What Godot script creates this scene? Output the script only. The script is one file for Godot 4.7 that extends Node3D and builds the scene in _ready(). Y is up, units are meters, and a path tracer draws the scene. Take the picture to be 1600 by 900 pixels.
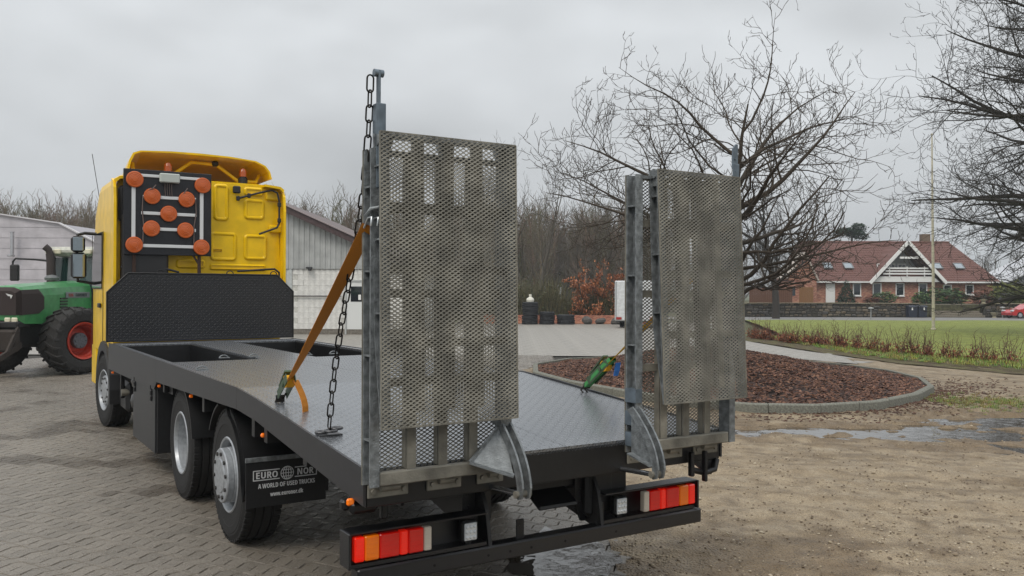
extends Node3D
# Recovery truck in a wet yard, winter, overcast. World: origin under the camera, -z ahead, metres.

class MB:
	var v := PackedVector3Array()
	var n := PackedVector3Array()
	var c := PackedColorArray()
	var t := Transform3D()
	var col := Color.WHITE
	func at(p: Vector3, b := Basis()) -> MB:
		t = Transform3D(b, p)
		return self
	func tri(a: Vector3, b: Vector3, d: Vector3) -> void:
		var A := t * a
		var B := t * b
		var D := t * d
		var q := (B - A).cross(D - A).normalized()
		v.append(A); v.append(D); v.append(B)
		n.append(q); n.append(q); n.append(q)
		c.append(col); c.append(col); c.append(col)
	func trin(a: Vector3, b: Vector3, d: Vector3, na: Vector3, nb: Vector3, nd: Vector3) -> void:
		v.append(t * a); v.append(t * d); v.append(t * b)
		n.append((t.basis * na).normalized()); n.append((t.basis * nd).normalized()); n.append((t.basis * nb).normalized())
		c.append(col); c.append(col); c.append(col)
	func quad(a: Vector3, b: Vector3, d: Vector3, e: Vector3) -> void:
		tri(a, b, d)
		tri(a, d, e)
	func box(p: Vector3, s: Vector3) -> void:
		var h := s * 0.5
		var k := []
		for i in 8:
			k.append(p + Vector3(h.x if i & 1 else -h.x, h.y if i & 2 else -h.y, h.z if i & 4 else -h.z))
		quad(k[4], k[5], k[7], k[6]); quad(k[1], k[0], k[2], k[3]); quad(k[5], k[1], k[3], k[7])
		quad(k[0], k[4], k[6], k[2]); quad(k[6], k[7], k[3], k[2]); quad(k[0], k[1], k[5], k[4])
	func cbox(p: Vector3, s: Vector3, b := 0.01) -> void: # box with chamfered edges
		var h := s * 0.5
		b = minf(b, minf(h.x, minf(h.y, h.z)) * 0.9)
		var old := t
		t = t * Transform3D(Basis(), p)
		for ax in 3:
			for sg in [-1.0, 1.0]:
				var u := (ax + 1) % 3
				var w := (ax + 2) % 3
				var q := []
				for e in [[-1, -1], [1, -1], [1, 1], [-1, 1]]:
					var r := Vector3()
					r[ax] = h[ax] * sg
					r[u] = (h[u] - b) * e[0]
					r[w] = (h[w] - b) * e[1]
					q.append(r)
				if sg > 0: quad(q[0], q[1], q[2], q[3])
				else: quad(q[3], q[2], q[1], q[0])
		for ax in 3:
			var u := (ax + 1) % 3
			var w := (ax + 2) % 3
			for e in [[-1.0, -1.0], [1.0, -1.0], [1.0, 1.0], [-1.0, 1.0]]:
				var q := []
				for f in [[0, -1.0], [1, -1.0], [1, 1.0], [0, 1.0]]:
					var r := Vector3()
					r[ax] = (h[ax] - b) * f[1]
					r[u] = (h[u] - (b if f[0] == 0 else 0.0)) * e[0]
					r[w] = (h[w] - (b if f[0] == 1 else 0.0)) * e[1]
					q.append(r)
				var out := Vector3()
				out[u] = e[0]; out[w] = e[1]
				if (q[1] - q[0]).cross(q[2] - q[0]).dot(out) > 0: quad(q[0], q[1], q[2], q[3])
				else: quad(q[3], q[2], q[1], q[0])
		for i in 8:
			var sg := Vector3(1 if i & 1 else -1, 1 if i & 2 else -1, 1 if i & 4 else -1)
			var a := Vector3(h.x, h.y - b, h.z - b) * sg
			var d := Vector3(h.x - b, h.y, h.z - b) * sg
			var e2 := Vector3(h.x - b, h.y - b, h.z) * sg
			if (d - a).cross(e2 - a).dot(sg) > 0: tri(a, d, e2)
			else: tri(a, e2, d)
		t = old
	func prism(poly: PackedVector2Array, z0: float, z1: float) -> void: # poly in xy
		var p := poly
		if Geometry2D.is_polygon_clockwise(p):
			p = p.duplicate(); p.reverse()
		var ix := Geometry2D.triangulate_polygon(p)
		for i in range(0, ix.size(), 3):
			var a := p[ix[i]]
			var b := p[ix[i + 1]]
			var d := p[ix[i + 2]]
			if (b - a).cross(d - a) < 0:
				var s := b; b = d; d = s
			tri(Vector3(a.x, a.y, z1), Vector3(b.x, b.y, z1), Vector3(d.x, d.y, z1))
			tri(Vector3(a.x, a.y, z0), Vector3(d.x, d.y, z0), Vector3(b.x, b.y, z0))
		for i in p.size():
			var a := p[i]
			var b := p[(i + 1) % p.size()]
			quad(Vector3(a.x, a.y, z0), Vector3(b.x, b.y, z0), Vector3(b.x, b.y, z1), Vector3(a.x, a.y, z1))
	func prism_x(poly: Array, x0: float, x1: float) -> void: # poly of (z, y), pushed along x
		var q := PackedVector2Array()
		for p in poly: q.append(Vector2(p[0], p[1]))
		var old := t
		t = t * Transform3D(Basis(Vector3(0, 0, 1), Vector3(0, 1, 0), Vector3(-1, 0, 0)), Vector3())
		prism(q, -x1, -x0)
		t = old
	func prism_z(poly: Array, z0: float, z1: float) -> void:
		var q := PackedVector2Array()
		for p in poly: q.append(Vector2(p[0], p[1]))
		prism(q, z0, z1)
	func prism_y(poly: Array, y0: float, y1: float) -> void: # poly of (x, z)
		var q := PackedVector2Array()
		for p in poly: q.append(Vector2(p[0], -p[1]))
		var old := t
		t = t * Transform3D(Basis(Vector3(1, 0, 0), Vector3(0, 0, -1), Vector3(0, 1, 0)), Vector3())
		prism(q, y0, y1)
		t = old
	func lathe(prof: Array, segs := 24, smooth := false) -> void: # profile of (r, y) from the bottom up, about y
		for i in segs:
			var a := TAU * i / segs
			var b := TAU * (i + 1) / segs
			var ca := Vector3(cos(a), 0, -sin(a))
			var cb := Vector3(cos(b), 0, -sin(b))
			for j in prof.size() - 1:
				var p: Vector2 = prof[j]
				var q: Vector2 = prof[j + 1]
				var up0 := Vector3(0, p.y, 0)
				var up1 := Vector3(0, q.y, 0)
				var nr := Vector2(q.y - p.y, -(q.x - p.x)).normalized()
				var na := ca * nr.x + Vector3(0, nr.y, 0)
				var nb := cb * nr.x + Vector3(0, nr.y, 0)
				if q.x > 1e-5: trin(ca * p.x + up0, cb * q.x + up1, ca * q.x + up1, na, nb, na)
				if p.x > 1e-5: trin(ca * p.x + up0, cb * p.x + up0, cb * q.x + up1, na, nb, nb)
	func tube(pts: Array, rads: Array, sides := 6, caps := true) -> void:
		var m := pts.size()
		var dir: Vector3 = (pts[1] - pts[0]).normalized()
		var u := dir.cross(Vector3.UP if absf(dir.y) < 0.9 else Vector3.RIGHT).normalized()
		var pr := []
		for i in m:
			var d: Vector3
			if i == 0: d = dir
			elif i == m - 1: d = (pts[i] - pts[i - 1]).normalized()
			else: d = ((pts[i] - pts[i - 1]).normalized() + (pts[i + 1] - pts[i]).normalized()).normalized()
			u = (u - d * u.dot(d)).normalized()
			var w := d.cross(u)
			var ring := []
			for k in sides:
				var a := TAU * k / sides
				ring.append(u * cos(a) + w * sin(a))
			var r: float = rads[i] if rads.size() > 1 else rads[0]
			if i > 0:
				var r0: float = rads[i - 1] if rads.size() > 1 else rads[0]
				var o: Array = pr
				for k in sides:
					var k2 := (k + 1) % sides
					var A: Vector3 = pts[i - 1] + o[k] * r0
					var B: Vector3 = pts[i - 1] + o[k2] * r0
					var D: Vector3 = pts[i] + ring[k2] * r
					var E: Vector3 = pts[i] + ring[k] * r
					trin(A, B, D, o[k], o[k2], ring[k2])
					trin(A, D, E, o[k], ring[k2], ring[k])
			if caps and (i == 0 or i == m - 1):
				for k in sides:
					var A: Vector3 = pts[i] + ring[k] * r
					var B: Vector3 = pts[i] + ring[(k + 1) % sides] * r
					if i == 0: tri(pts[i], B, A)
					else: tri(pts[i], A, B)
			pr = ring
	func cyl(a: Vector3, b: Vector3, r: float, sides := 12) -> void:
		tube([a, b], [r], sides)
	func bar(a: Vector3, b: Vector3, w: float, h: float, side := Vector3.UP) -> void: # w across, h along side
		var d := (b - a).normalized()
		var x := side.cross(d).normalized()
		var y := d.cross(x)
		var old := t
		t = t * Transform3D(Basis(x, y, d), (a + b) * 0.5)
		box(Vector3(), Vector3(w, h, (b - a).length()))
		t = old
	func done() -> ArrayMesh:
		var a := []
		a.resize(Mesh.ARRAY_MAX)
		a[Mesh.ARRAY_VERTEX] = v
		a[Mesh.ARRAY_NORMAL] = n
		a[Mesh.ARRAY_COLOR] = c
		var m := ArrayMesh.new()
		m.add_surface_from_arrays(Mesh.PRIMITIVE_TRIANGLES, a)
		return m

var rng := RandomNumberGenerator.new()
var mats := {}
var texs := {}

func C(r: float, g: float, b: float) -> Color:
	return Color(r / 255.0, g / 255.0, b / 255.0)

func lin(r: float, g: float, b: float) -> Color: # the same as a linear vertex colour
	return C(r, g, b).srgb_to_linear()

func noise(sd: int, freq: float, oct := 4, type := FastNoiseLite.TYPE_SIMPLEX_SMOOTH) -> FastNoiseLite:
	var f := FastNoiseLite.new()
	f.seed = sd; f.frequency = freq; f.fractal_octaves = oct; f.noise_type = type
	return f

# grey noise between lo and hi, repeated seamlessly
func ntex(sd: int, freq: float, lo: float, hi: float, oct := 4, size := 256) -> NoiseTexture2D:
	var key := [sd, freq, lo, hi, oct, size]
	if texs.has(key): return texs[key]
	var t := NoiseTexture2D.new()
	t.width = size; t.height = size; t.seamless = true
	t.noise = noise(sd, freq, oct)
	var g := Gradient.new()
	g.set_color(0, Color(lo, lo, lo)); g.set_color(1, Color(hi, hi, hi))
	t.color_ramp = g
	texs[key] = t
	return t

func nnorm(sd: int, freq: float, bump: float, oct := 3, size := 256) -> NoiseTexture2D:
	var key := ["n", sd, freq, bump, oct, size]
	if texs.has(key): return texs[key]
	var t := NoiseTexture2D.new()
	t.width = size; t.height = size; t.seamless = true; t.as_normal_map = true; t.bump_strength = bump
	t.noise = noise(sd, freq, oct)
	texs[key] = t
	return t

# a surface: colour, roughness, metalness; grain = [freq, lo, hi, tiles per metre], wear = bump [freq, strength]
func mat(called: String, col: Color, rough := 0.6, metal := 0.0, o := {}) -> StandardMaterial3D:
	if mats.has(called): return mats[called]
	var m := StandardMaterial3D.new()
	m.resource_name = called
	m.albedo_color = col; m.roughness = rough; m.metallic = metal
	m.uv1_triplanar = true
	m.uv1_world_triplanar = o.get("world", false)
	var s: float = o.get("scale", 1.0)
	m.uv1_scale = Vector3(s, s, s)
	if o.has("grain"):
		var g: Array = o.grain
		m.albedo_texture = ntex(called.hash() % 3, g[0], g[1], g[2], g[3] if g.size() > 3 else 4)
	if o.has("tex"): m.albedo_texture = o.tex
	if o.has("bump"):
		m.normal_enabled = true
		m.normal_texture = nnorm(called.hash() % 3, o.bump[0], o.bump[1])
		m.normal_scale = 1.0
	if o.has("normal"):
		m.normal_enabled = true
		m.normal_texture = o.normal
		m.normal_scale = o.get("nscale", 1.0)
	if o.has("rtex"):
		m.roughness = 1.0
		m.roughness_texture = ntex(called.hash() % 3, o.rtex[0], o.rtex[1], o.rtex[2], 4)
	if o.has("coat"):
		m.clearcoat_enabled = true; m.clearcoat = o.coat; m.clearcoat_roughness = o.get("crough", 0.08)
	if o.has("spec"): m.metallic_specular = o.spec
	m.vertex_color_use_as_albedo = o.get("vc", false)
	if o.has("emit"):
		m.emission_enabled = true; m.emission = o.emit; m.emission_energy_multiplier = o.get("energy", 1.0)
	mats[called] = m
	return m

func thing(called: String, label: String, category: String, at := Vector3(), turn := 0.0, group := "") -> Node3D:
	var o := Node3D.new()
	o.name = called
	add_child(o, true)
	o.position = at; o.rotation.y = turn
	o.set_meta("label", label); o.set_meta("category", category)
	if group: o.set_meta("group", group)
	return o

func part(called: String, mb, m: Material, parent: Node = self) -> MeshInstance3D:
	var o := MeshInstance3D.new()
	o.name = called
	o.mesh = mb.done() if mb is MB else mb
	o.material_override = m
	parent.add_child(o, true)
	return o

func structure(called: String, mb, m: Material) -> MeshInstance3D:
	var o := part(called, mb, m)
	o.set_meta("kind", "structure")
	return o

func stuff(o: Node, label := "", category := "") -> void:
	o.set_meta("kind", "stuff")
	if label: o.set_meta("label", label); o.set_meta("category", category)

func single(called: String, mb, m: Material, label: String, category: String, at := Vector3(), turn := 0.0, group := "") -> MeshInstance3D:
	var o := part(called, mb, m)
	o.position = at; o.rotation.y = turn
	o.set_meta("label", label); o.set_meta("category", category)
	if group: o.set_meta("group", group)
	return o

func scatter(called: String, mesh: Mesh, m: Material, xs: Array, cols: Array, parent: Node = self) -> MultiMeshInstance3D:
	var mm := MultiMesh.new()
	mm.transform_format = MultiMesh.TRANSFORM_3D
	mm.use_colors = cols.size() > 0
	mm.mesh = mesh
	mm.instance_count = xs.size()
	for i in xs.size():
		mm.set_instance_transform(i, xs[i])
		if cols.size() > 0: mm.set_instance_color(i, cols[i])
	var o := MultiMeshInstance3D.new()
	o.name = called
	o.multimesh = mm
	o.material_override = m
	parent.add_child(o, true)
	return o

func ground_y(d: float) -> float: # the land falls gently away beyond the yard
	return -0.45 * smoothstep(35.0, 88.0, d)

# a zone of ground, cut into cells so that it can follow the land
func sheet(zone: Array, cell: float, lift: float, hf = null, cf = null) -> MB:
	var poly := PackedVector2Array()
	for p in zone: poly.append(Vector2(p[0], p[1]))
	if Geometry2D.is_polygon_clockwise(poly): poly.reverse()
	var lo := poly[0]
	var hi := poly[0]
	for p in poly:
		lo = lo.min(p); hi = hi.max(p)
	var mb := MB.new()
	var f := func(p: Vector2) -> Vector3:
		return Vector3(p.x, ground_y(-p.y) + lift + (hf.call(p.x, p.y) if hf != null else 0.0), p.y)
	var i0 := int(floor(lo.x / cell))
	var i1 := int(ceil(hi.x / cell))
	var j0 := int(floor(lo.y / cell))
	var j1 := int(ceil(hi.y / cell))
	for i in range(i0, i1):
		for j in range(j0, j1):
			var sq := PackedVector2Array([Vector2(i, j) * cell, Vector2(i + 1, j) * cell, Vector2(i + 1, j + 1) * cell, Vector2(i, j + 1) * cell])
			var inside := 0
			for q in sq: inside += 1 if Geometry2D.is_point_in_polygon(q, poly) else 0
			var pieces := [sq] if inside == 4 and poly.size() < 24 else Geometry2D.intersect_polygons(sq, poly)
			for pc in pieces:
				var ix := PackedInt32Array([0, 1, 2, 0, 2, 3]) if pc.size() == 4 and inside == 4 else Geometry2D.triangulate_polygon(pc)
				for k in range(0, ix.size(), 3):
					var a := f.call(pc[ix[k]]) as Vector3
					var b := f.call(pc[ix[k + 1]]) as Vector3
					var d := f.call(pc[ix[k + 2]]) as Vector3
					if (b - a).cross(d - a).y < 0:
						var s := b; b = d; d = s
					if hf != null:
						mb.v.append(a); mb.v.append(d); mb.v.append(b)
						for q in [a, d, b]:
							var e := 0.08
							var hx: float = hf.call(q.x + e, q.z) - hf.call(q.x - e, q.z)
							var hz: float = hf.call(q.x, q.z + e) - hf.call(q.x, q.z - e)
							mb.n.append(Vector3(-hx, 2 * e, -hz).normalized())
							mb.c.append(cf.call(q.x, q.z) if cf != null else Color.WHITE)
					else:
						mb.tri(a, b, d)
	return mb

const PAVE := [[-70, 6], [0.7, 6], [0.83, -6], [0.97, -9], [0.6, -13], [0.28, -17], [0.15, -21], [0.7, -23.8], [3, -25.8], [6, -26.4], [8.6, -25.6], [9.6, -24.0], [10.4, -24.8], [10.3, -30], [9.9, -37], [13, -50], [16, -63], [-70, -63]]
const BED := [[1.2, -18.0], [2.05, -16.4], [3.0, -15.0], [3.95, -14.35], [5.0, -14.25], [6.2, -14.75], [7.4, -15.9], [8.3, -17.2], [8.85, -18.8], [8.95, -20.6], [8.5, -22.4], [7.3, -24.2], [5.5, -25.2], [3.4, -25.1], [1.6, -24.0], [0.6, -22.2], [0.55, -20.0]]

func sky_image() -> Image:
	var w := 1024
	var h := 512
	var im := Image.create(w, h, false, Image.FORMAT_RGBF)
	var a := noise(11, 1.3, 5)
	var b := noise(23, 3.1, 5)
	for y in h:
		var el := PI * (0.5 - (y + 0.5) / h)
		var se := maxf(sin(el), 0.0)
		for x in w:
			var az := TAU * (x + 0.5) / w
			var d := Vector3(cos(el) * cos(az), sin(el), cos(el) * sin(az))
			# a layer of cloud overhead, stretched towards the horizon
			var q := Vector3(d.x, absf(d.y) * 2.4, d.z) * 1.15
			var k := a.get_noise_3dv(q) * 0.34 + b.get_noise_3dv(q) * 0.12
			var l := 0.362 * (1.0 + 2.0 * se) * (1.0 + k)
			im.set_pixel(x, y, Color(l * 0.955, l * 0.995, l * 1.03))
	return im

func world_light() -> void:
	var cam := Camera3D.new()
	cam.name = "camera"
	cam.position = Vector3(0, 1.978, 0)
	cam.basis = Basis.from_euler(Vector3(0.004, 0, 0.003))
	cam.fov = rad_to_deg(2.0 * atan(450.0 / 1357.4))
	cam.near = 0.1; cam.far = 1500.0
	cam.current = true
	add_child(cam)
	var we := WorldEnvironment.new()
	we.name = "environment"
	var e := Environment.new()
	e.background_mode = Environment.BG_SKY
	var sky := Sky.new()
	var sm := PanoramaSkyMaterial.new()
	sm.panorama = ImageTexture.create_from_image(sky_image())
	sm.energy_multiplier = 1.0
	sky.sky_material = sm
	e.sky = sky
	e.tonemap_mode = Environment.TONE_MAPPER_LINEAR
	e.tonemap_exposure = 1.32
	e.sdfgi_enabled = true; e.ssao_enabled = true; e.ssil_enabled = true
	e.fog_enabled = true; e.fog_density = 0.0006; e.fog_light_color = C(205, 211, 216)
	we.environment = e
	add_child(we)
	var sun := DirectionalLight3D.new()
	sun.name = "sun"
	sun.light_energy = 0.4
	sun.light_angular_distance = 25.0
	sun.light_color = Color(1, 0.97, 0.93)
	sun.shadow_enabled = true
	sun.rotation = Vector3(deg_to_rad(-52), deg_to_rad(-25), 0)
	add_child(sun)

func view_px(p: Vector3) -> Vector3: # where a point of the yard lies ahead: across, down, depth
	var d := maxf(-p.z, 0.01)
	return Vector3(800 + 1357.4 * p.x / d, 455 - 1357.4 * (p.y - 1.978) / d, d)

func bed_inside(x: float, z: float, poly: PackedVector2Array) -> bool:
	return Geometry2D.is_point_in_polygon(Vector2(x, z), poly)

var dn1: FastNoiseLite
var dn2: FastNoiseLite
var dn3: FastNoiseLite
# the dirt yard: lumps, wheel tracks that swing round the bed, hollows that hold water
const DIPS := [[8.6, -13.6, 2.6, 1.1, 0.13], [6.0, -12.3, 2.6, 0.7, 0.10], [3.4, -12.6, 1.7, 0.45, 0.07], [9.6, -12.0, 2.4, 0.5, 0.09], [7.4, -11.2, 1.9, 0.3, 0.065], [2.0, -6.3, 0.6, 0.5, 0.04], [6.9, -12.5, 1.3, 0.5, 0.05]]
func dirt_h(x: float, z: float) -> float:
	var r := Vector2(x - 5.5, (z + 24.0) * 0.9).length()
	var an := atan2(z + 24.0, x - 5.5)
	var h := dn1.get_noise_2d(x, z) * 0.006 + dn2.get_noise_2d(x, z) * 0.012 + dn3.get_noise_2d(x, z * 2.5) * 0.012 + dn1.get_noise_2d(r * 3.2, an * 2.4) * 0.009 + dn2.get_noise_2d(r * 2.6, an * 2.0) * 0.008
	r = r + dn1.get_noise_2d(x * 0.15, z * 0.15) * 0.8
	for k in [11.6, 13.4, 14.6, 16.5]:
		var q: float = absf(r - k)
		h -= 0.03 * exp(-q * q / 0.03) * (0.7 + 0.5 * dn3.get_noise_2d(x * 2.0, z * 2.0))
		h += 0.016 * exp(-(q - 0.26) * (q - 0.26) / 0.012)
		if q < 0.2: h += 0.010 * sin(atan2(z + 24.0, x - 5.5) * 180.0) 
	for d in DIPS:
		var e := Vector2((x - d[0]) / d[2], (z - d[1]) / d[3]).length() + dn3.get_noise_2d(x * 1.3, z * 2.6) * 0.4 + dn1.get_noise_2d(x * 1.2, z * 2.4) * 0.75
		h -= d[4] * smoothstep(1.15, 0.35, e)
	return h

func dirt_c(x: float, z: float) -> Color:
	var wet := 0.0
	for d in DIPS:
		var e := Vector2((x - d[0]) / (d[2] + 0.6), (z - d[1]) / (d[3] + 0.45)).length() + dn3.get_noise_2d(x * 1.7 + 9, z * 3.0) * 0.8
		wet = maxf(wet, smoothstep(1.15, 0.75, e))
	var rr := Vector2(x - 5.5, (z + 24.0) * 0.9).length()
	var k := dn1.get_noise_2d(rr * 2.6 + 7.0, atan2(z + 24.0, x - 5.5) * 2.0) * 0.9 + dn2.get_noise_2d(x * 1.5, z * 3.0) * 0.35
	var a := Color(1, 1, 1).lerp(Color(0.62, 0.58, 0.52), clampf(k * 2.0, 0, 1))
	a = a.lerp(Color(0.55, 0.50, 0.44), wet * 0.85)
	var g := dn2.get_noise_2d(x * 0.9, z * 2.4)
	if g > 0.28: a = a.lerp(Color(0.45, 0.40, 0.33), smoothstep(0.28, 0.42, g) * 0.6)
	return a

func soil_texture(size: int, sd: int, cols: Array, speck: float) -> ImageTexture:
	var a := noise(sd, 0.012, 5).get_seamless_image(size, size)
	var b := noise(sd + 1, 0.09, 3).get_seamless_image(size, size)
	var r := RandomNumberGenerator.new()
	r.seed = sd
	var im := Image.create(size, size, false, Image.FORMAT_RGB8)
	for y in size:
		for x in size:
			var k := clampf(a.get_pixel(x, y).r * 0.75 + b.get_pixel(x, y).r * 0.35 - 0.05, 0, 0.999) * (cols.size() - 1)
			var i := int(k)
			var c: Color = (cols[i] as Color).lerp(cols[i + 1], k - i)
			var s := r.randf()
			if s < speck: c = c.darkened(r.randf() * 0.5)
			elif s < speck * 1.6: c = c.lightened(r.randf() * 0.35)
			im.set_pixel(x, y, c)
	return ImageTexture.create_from_image(im)

func paver_mesh() -> ArrayMesh:
	var mb := MB.new()
	var a := 0.019
	var ss := [0.0, 0.055, 0.11, 0.165, 0.22]
	var ws := [0.0, a, 0.0, -a, 0.0]
	var rings := []
	for lv in [[0.96, 0.87, 0.0], [0.985, 0.935, -0.008], [0.985, 0.935, -0.05]]:
		var ring := []
		for i in 5: ring.append(Vector3((ss[i] - 0.11) * lv[0], lv[2], (-0.065 * lv[1] + ws[i])))
		for i in range(4, -1, -1): ring.append(Vector3((ss[i] - 0.11) * lv[0], lv[2], (0.065 * lv[1] + ws[i])))
		rings.append(ring)
	for i in 4:
		mb.quad(rings[0][i], rings[0][9 - i], rings[0][8 - i], rings[0][i + 1])
	for l in 2:
		for i in 10:
			var j := (i + 1) % 10
			mb.quad(rings[l][i], rings[l][j], rings[l + 1][j], rings[l + 1][i])
	return mb.done()

func build_ground() -> void:
	dn1 = noise(5, 1.1, 3); dn2 = noise(6, 4.0, 3); dn3 = noise(7, 0.45, 3)
	rng.seed = 41
	var field := mat("field", C(96, 100, 62), 0.95, 0, {"grain": [0.02, 0.55, 1.0], "scale": 0.08, "world": true})
	structure("ground", sheet([[-500, 60], [500, 60], [500, -900], [-500, -900]], 20.0, -0.16), field)
	# block paving: sand bed below, blocks on it, a laid surface farther off
	var sand := mat("joint_sand", C(58, 53, 45), 0.95, 0, {"grain": [0.05, 0.6, 1.0], "scale": 2.0, "world": true})
	var joint := Image.create(256, 256, false, Image.FORMAT_RGB8)
	var r2 := RandomNumberGenerator.new()
	r2.seed = 3
	var tone := []
	for i in 64: tone.append(r2.randf_range(0.85, 1.0))
	for y in 256:
		for x in 256:
			var row := y / 16
			var xx := (x + (16 if row % 2 else 0)) % 256
			var k: float = tone[(row * 8 + xx / 32) % 64]
			if y % 16 < 1 or xx % 32 < 1: k *= 0.62
			k *= r2.randf_range(0.94, 1.0)
			joint.set_pixel(x, y, Color(k, k, k))
	var far := mat("far_paving", C(156, 151, 142), 0.42, 0, {"tex": ImageTexture.create_from_image(joint), "scale": 0.62, "world": true, "rtex": [0.02, 0.28, 0.62], "bump": [0.1, 2.0]})
	structure("paving_bed", sheet(PAVE, 4.0, -0.045), sand)
	var poly := PackedVector2Array()
	for p in PAVE: poly.append(Vector2(p[0], p[1]))
	var u := Vector3(0.51, 0, -0.86).normalized()
	var w := Vector3(0.86, 0, 0.51).normalized()
	var pm := paver_mesh()
	var stone := mat("paving_block", C(255, 255, 255), 0.5, 0, {"grain": [0.06, 0.72, 1.0], "scale": 3.0, "world": true, "vc": true, "rtex": [0.012, 0.16, 0.55], "bump": [0.25, 3.0]})
	var stain := noise(77, 0.55, 4)
	var band := noise(78, 0.16, 3)
	var cand := []
	for i in range(-160, 190):
		for j in range(-190, 60):
			var p := u * (i * 0.22) + w * (j * 0.13)
			if p.z > -4.2 or p.z < -27.0 or p.x < p.z * -1.0 * -0.66 - 0.5 or p.x > 1.2: continue
			if not Geometry2D.is_point_in_polygon(Vector2(p.x, p.z), poly): continue
			cand.append(p)
	var pav := Node3D.new()
	pav.name = "paving"
	pav.set_meta("kind", "structure")
	add_child(pav)
	var near := []
	for k in cand.size():
		var s := view_px(cand[k])
		if s.x > -10 and s.y < 905 and (s.x < 520 or (s.x > 790 and s.x < 985 and s.y > 800)) : near.append([s.z, k])
	near.sort_custom(func(a, b): return a[0] < b[0])
	var chosen := {}
	for k in mini(300, near.size()): chosen[near[k][1]] = true
	var xs := []
	var cols := []
	var tones := [stone]
	for i in 5:
		var m2 := stone.duplicate() as StandardMaterial3D
		var v := [0.9, 1.0, 1.08, 0.96, 1.03][i] as float
		m2.resource_name = "paving_block_tone"
		m2.vertex_color_use_as_albedo = false
		m2.albedo_color = Color(0.262 * v, 0.230 * v, 0.190 * v).linear_to_srgb()
		tones.append(m2)
	for k in cand.size():
		var p: Vector3 = cand[k]
		var b := Basis(u, Vector3.UP, w) * Basis.from_euler(Vector3(rng.randf_range(-0.012, 0.012), rng.randf_range(-0.01, 0.01), rng.randf_range(-0.012, 0.012)))
		var t := Transform3D(b, p + Vector3(0, rng.randf_range(-0.003, 0.002), 0))
		var sv := stain.get_noise_2d(p.x, p.z)
		var tone2 := rng.randf_range(0.88, 1.08) * (1.0 + band.get_noise_2d(p.x, p.z) * 0.25)
		var c := Color(0.262, 0.230, 0.190) * tone2
		if sv > 0.1: c = c.lerp(Color(0.09, 0.068, 0.046), smoothstep(0.1, 0.45, sv) * 0.8)
		if chosen.has(k):
			var o := MeshInstance3D.new()
			o.name = "paving_block"
			o.mesh = pm
			o.material_override = tones[1 + rng.randi() % 5]
			o.transform = t
			pav.add_child(o, true)
		else:
			xs.append(t); c.a = 1.0; cols.append(c)
	var rest := scatter("paving_blocks", pm, stone, xs, cols, pav)
	rest.set_meta("kind", "stuff")
	# farther off and off to the side the paving is one surface
	structure("far_yard", sheet([[-70, -26.8], [2, -26.8], [6, -26.9], [8.6, -25.8], [9.6, -24.2], [10.4, -24.9], [10.3, -30], [9.9, -37], [13, -50], [16, -63], [-70, -63]], 4.0, -0.006), far)
	structure("side_yard", sheet([[-70, 6], [-6.2, 6], [-3.2, -4.2], [-18.2, -26.8], [-70, -26.8]], 4.0, -0.007), far)
	# dirt
	var soil := mat("dirt", C(172, 158, 137), 0.75, 0, {"tex": soil_texture(512, 31, [C(168, 160, 148), C(208, 200, 186), C(232, 226, 214), C(250, 246, 238)], 0.22), "scale": 0.55, "world": true, "vc": true, "bump": [0.25, 5.0], "rtex": [0.02, 0.4, 0.9]})
	structure("dirt_yard", sheet([[0.72, -5.2], [0.84, -9], [0.47, -13], [0.16, -17], [20, -17.5], [14, -5.2]], 0.11, -0.003, dirt_h, dirt_c), soil)
	structure("dirt_track", sheet([[0.1, -16.95], [0.05, -21], [0.7, -23.8], [3, -25.8], [6, -26.4], [8.6, -25.6], [9.6, -24.0], [10.1, -26.2], [11.6, -26.0], [12.9, -21.4], [15, -19.4], [20, -17.45]], 0.4, -0.006, dirt_h, dirt_c), soil)
	structure("outer_dirt", sheet([[0.7, 6], [0.82, -5.25], [14, -5.25], [20, -17.5], [40, -10], [60, 6]], 3.0, -0.02), soil)
	var water := mat("puddle_water", C(58, 52, 44), 0.03, 0, {"spec": 0.85, "bump": [0.02, 0.6], "scale": 0.5, "world": true})
	for q in [["puddle", [[1.2, -11.0], [12.5, -10.6], [13.0, -14.6], [6.5, -13.9], [1.5, -13.2]]]]:
		structure(q[0], sheet(q[1], 4.0, -0.046), water)
	var peb := MB.new()
	peb.cbox(Vector3(), Vector3(0.03, 0.016, 0.024), 0.0075)
	var px := []
	var pc := []
	for k in 9000:
		var z := -5.4 - 11.0 * pow(rng.randf(), 1.5)
		var x := rng.randf_range(0.9, 0.62 * -z + 1.0)
		if dn1.get_noise_2d(x * 1.3, z * 1.3) + rng.randf() * 0.6 < 0.2: continue
		var s := rng.randf_range(0.25, 1.0) * (1.5 if rng.randf() < 0.05 else 0.8)
		px.append(Transform3D(Basis.from_euler(Vector3(rng.randf_range(-0.4, 0.4), rng.randf() * TAU, rng.randf_range(-0.4, 0.4))).scaled(Vector3(s, s, s)), Vector3(x, dirt_h(x, z) + 0.002, z)))
		pc.append([lin(150, 136, 114), lin(128, 114, 96), lin(166, 154, 134), lin(112, 98, 82), lin(98, 84, 68)][rng.randi() % 5])
	stuff(scatter("gravel", peb.done(), mat("pebble", Color.WHITE, 0.8, 0, {"vc": true}), px, pc), "loose gravel and clods strewn over the dirt yard", "gravel")
	# water lying on the blocks behind the bumper
	var film := []
	var fr := RandomNumberGenerator.new()
	fr.seed = 9
	for i in 30:
		var a := TAU * i / 30
		film.append([0.33 + cos(a) * 0.44 * fr.randf_range(0.75, 1.15), -6.5 + sin(a) * 0.75 * fr.randf_range(0.75, 1.15)])
	structure("shallow_puddle", sheet(film, 4.0, 0.003), water)
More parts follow.
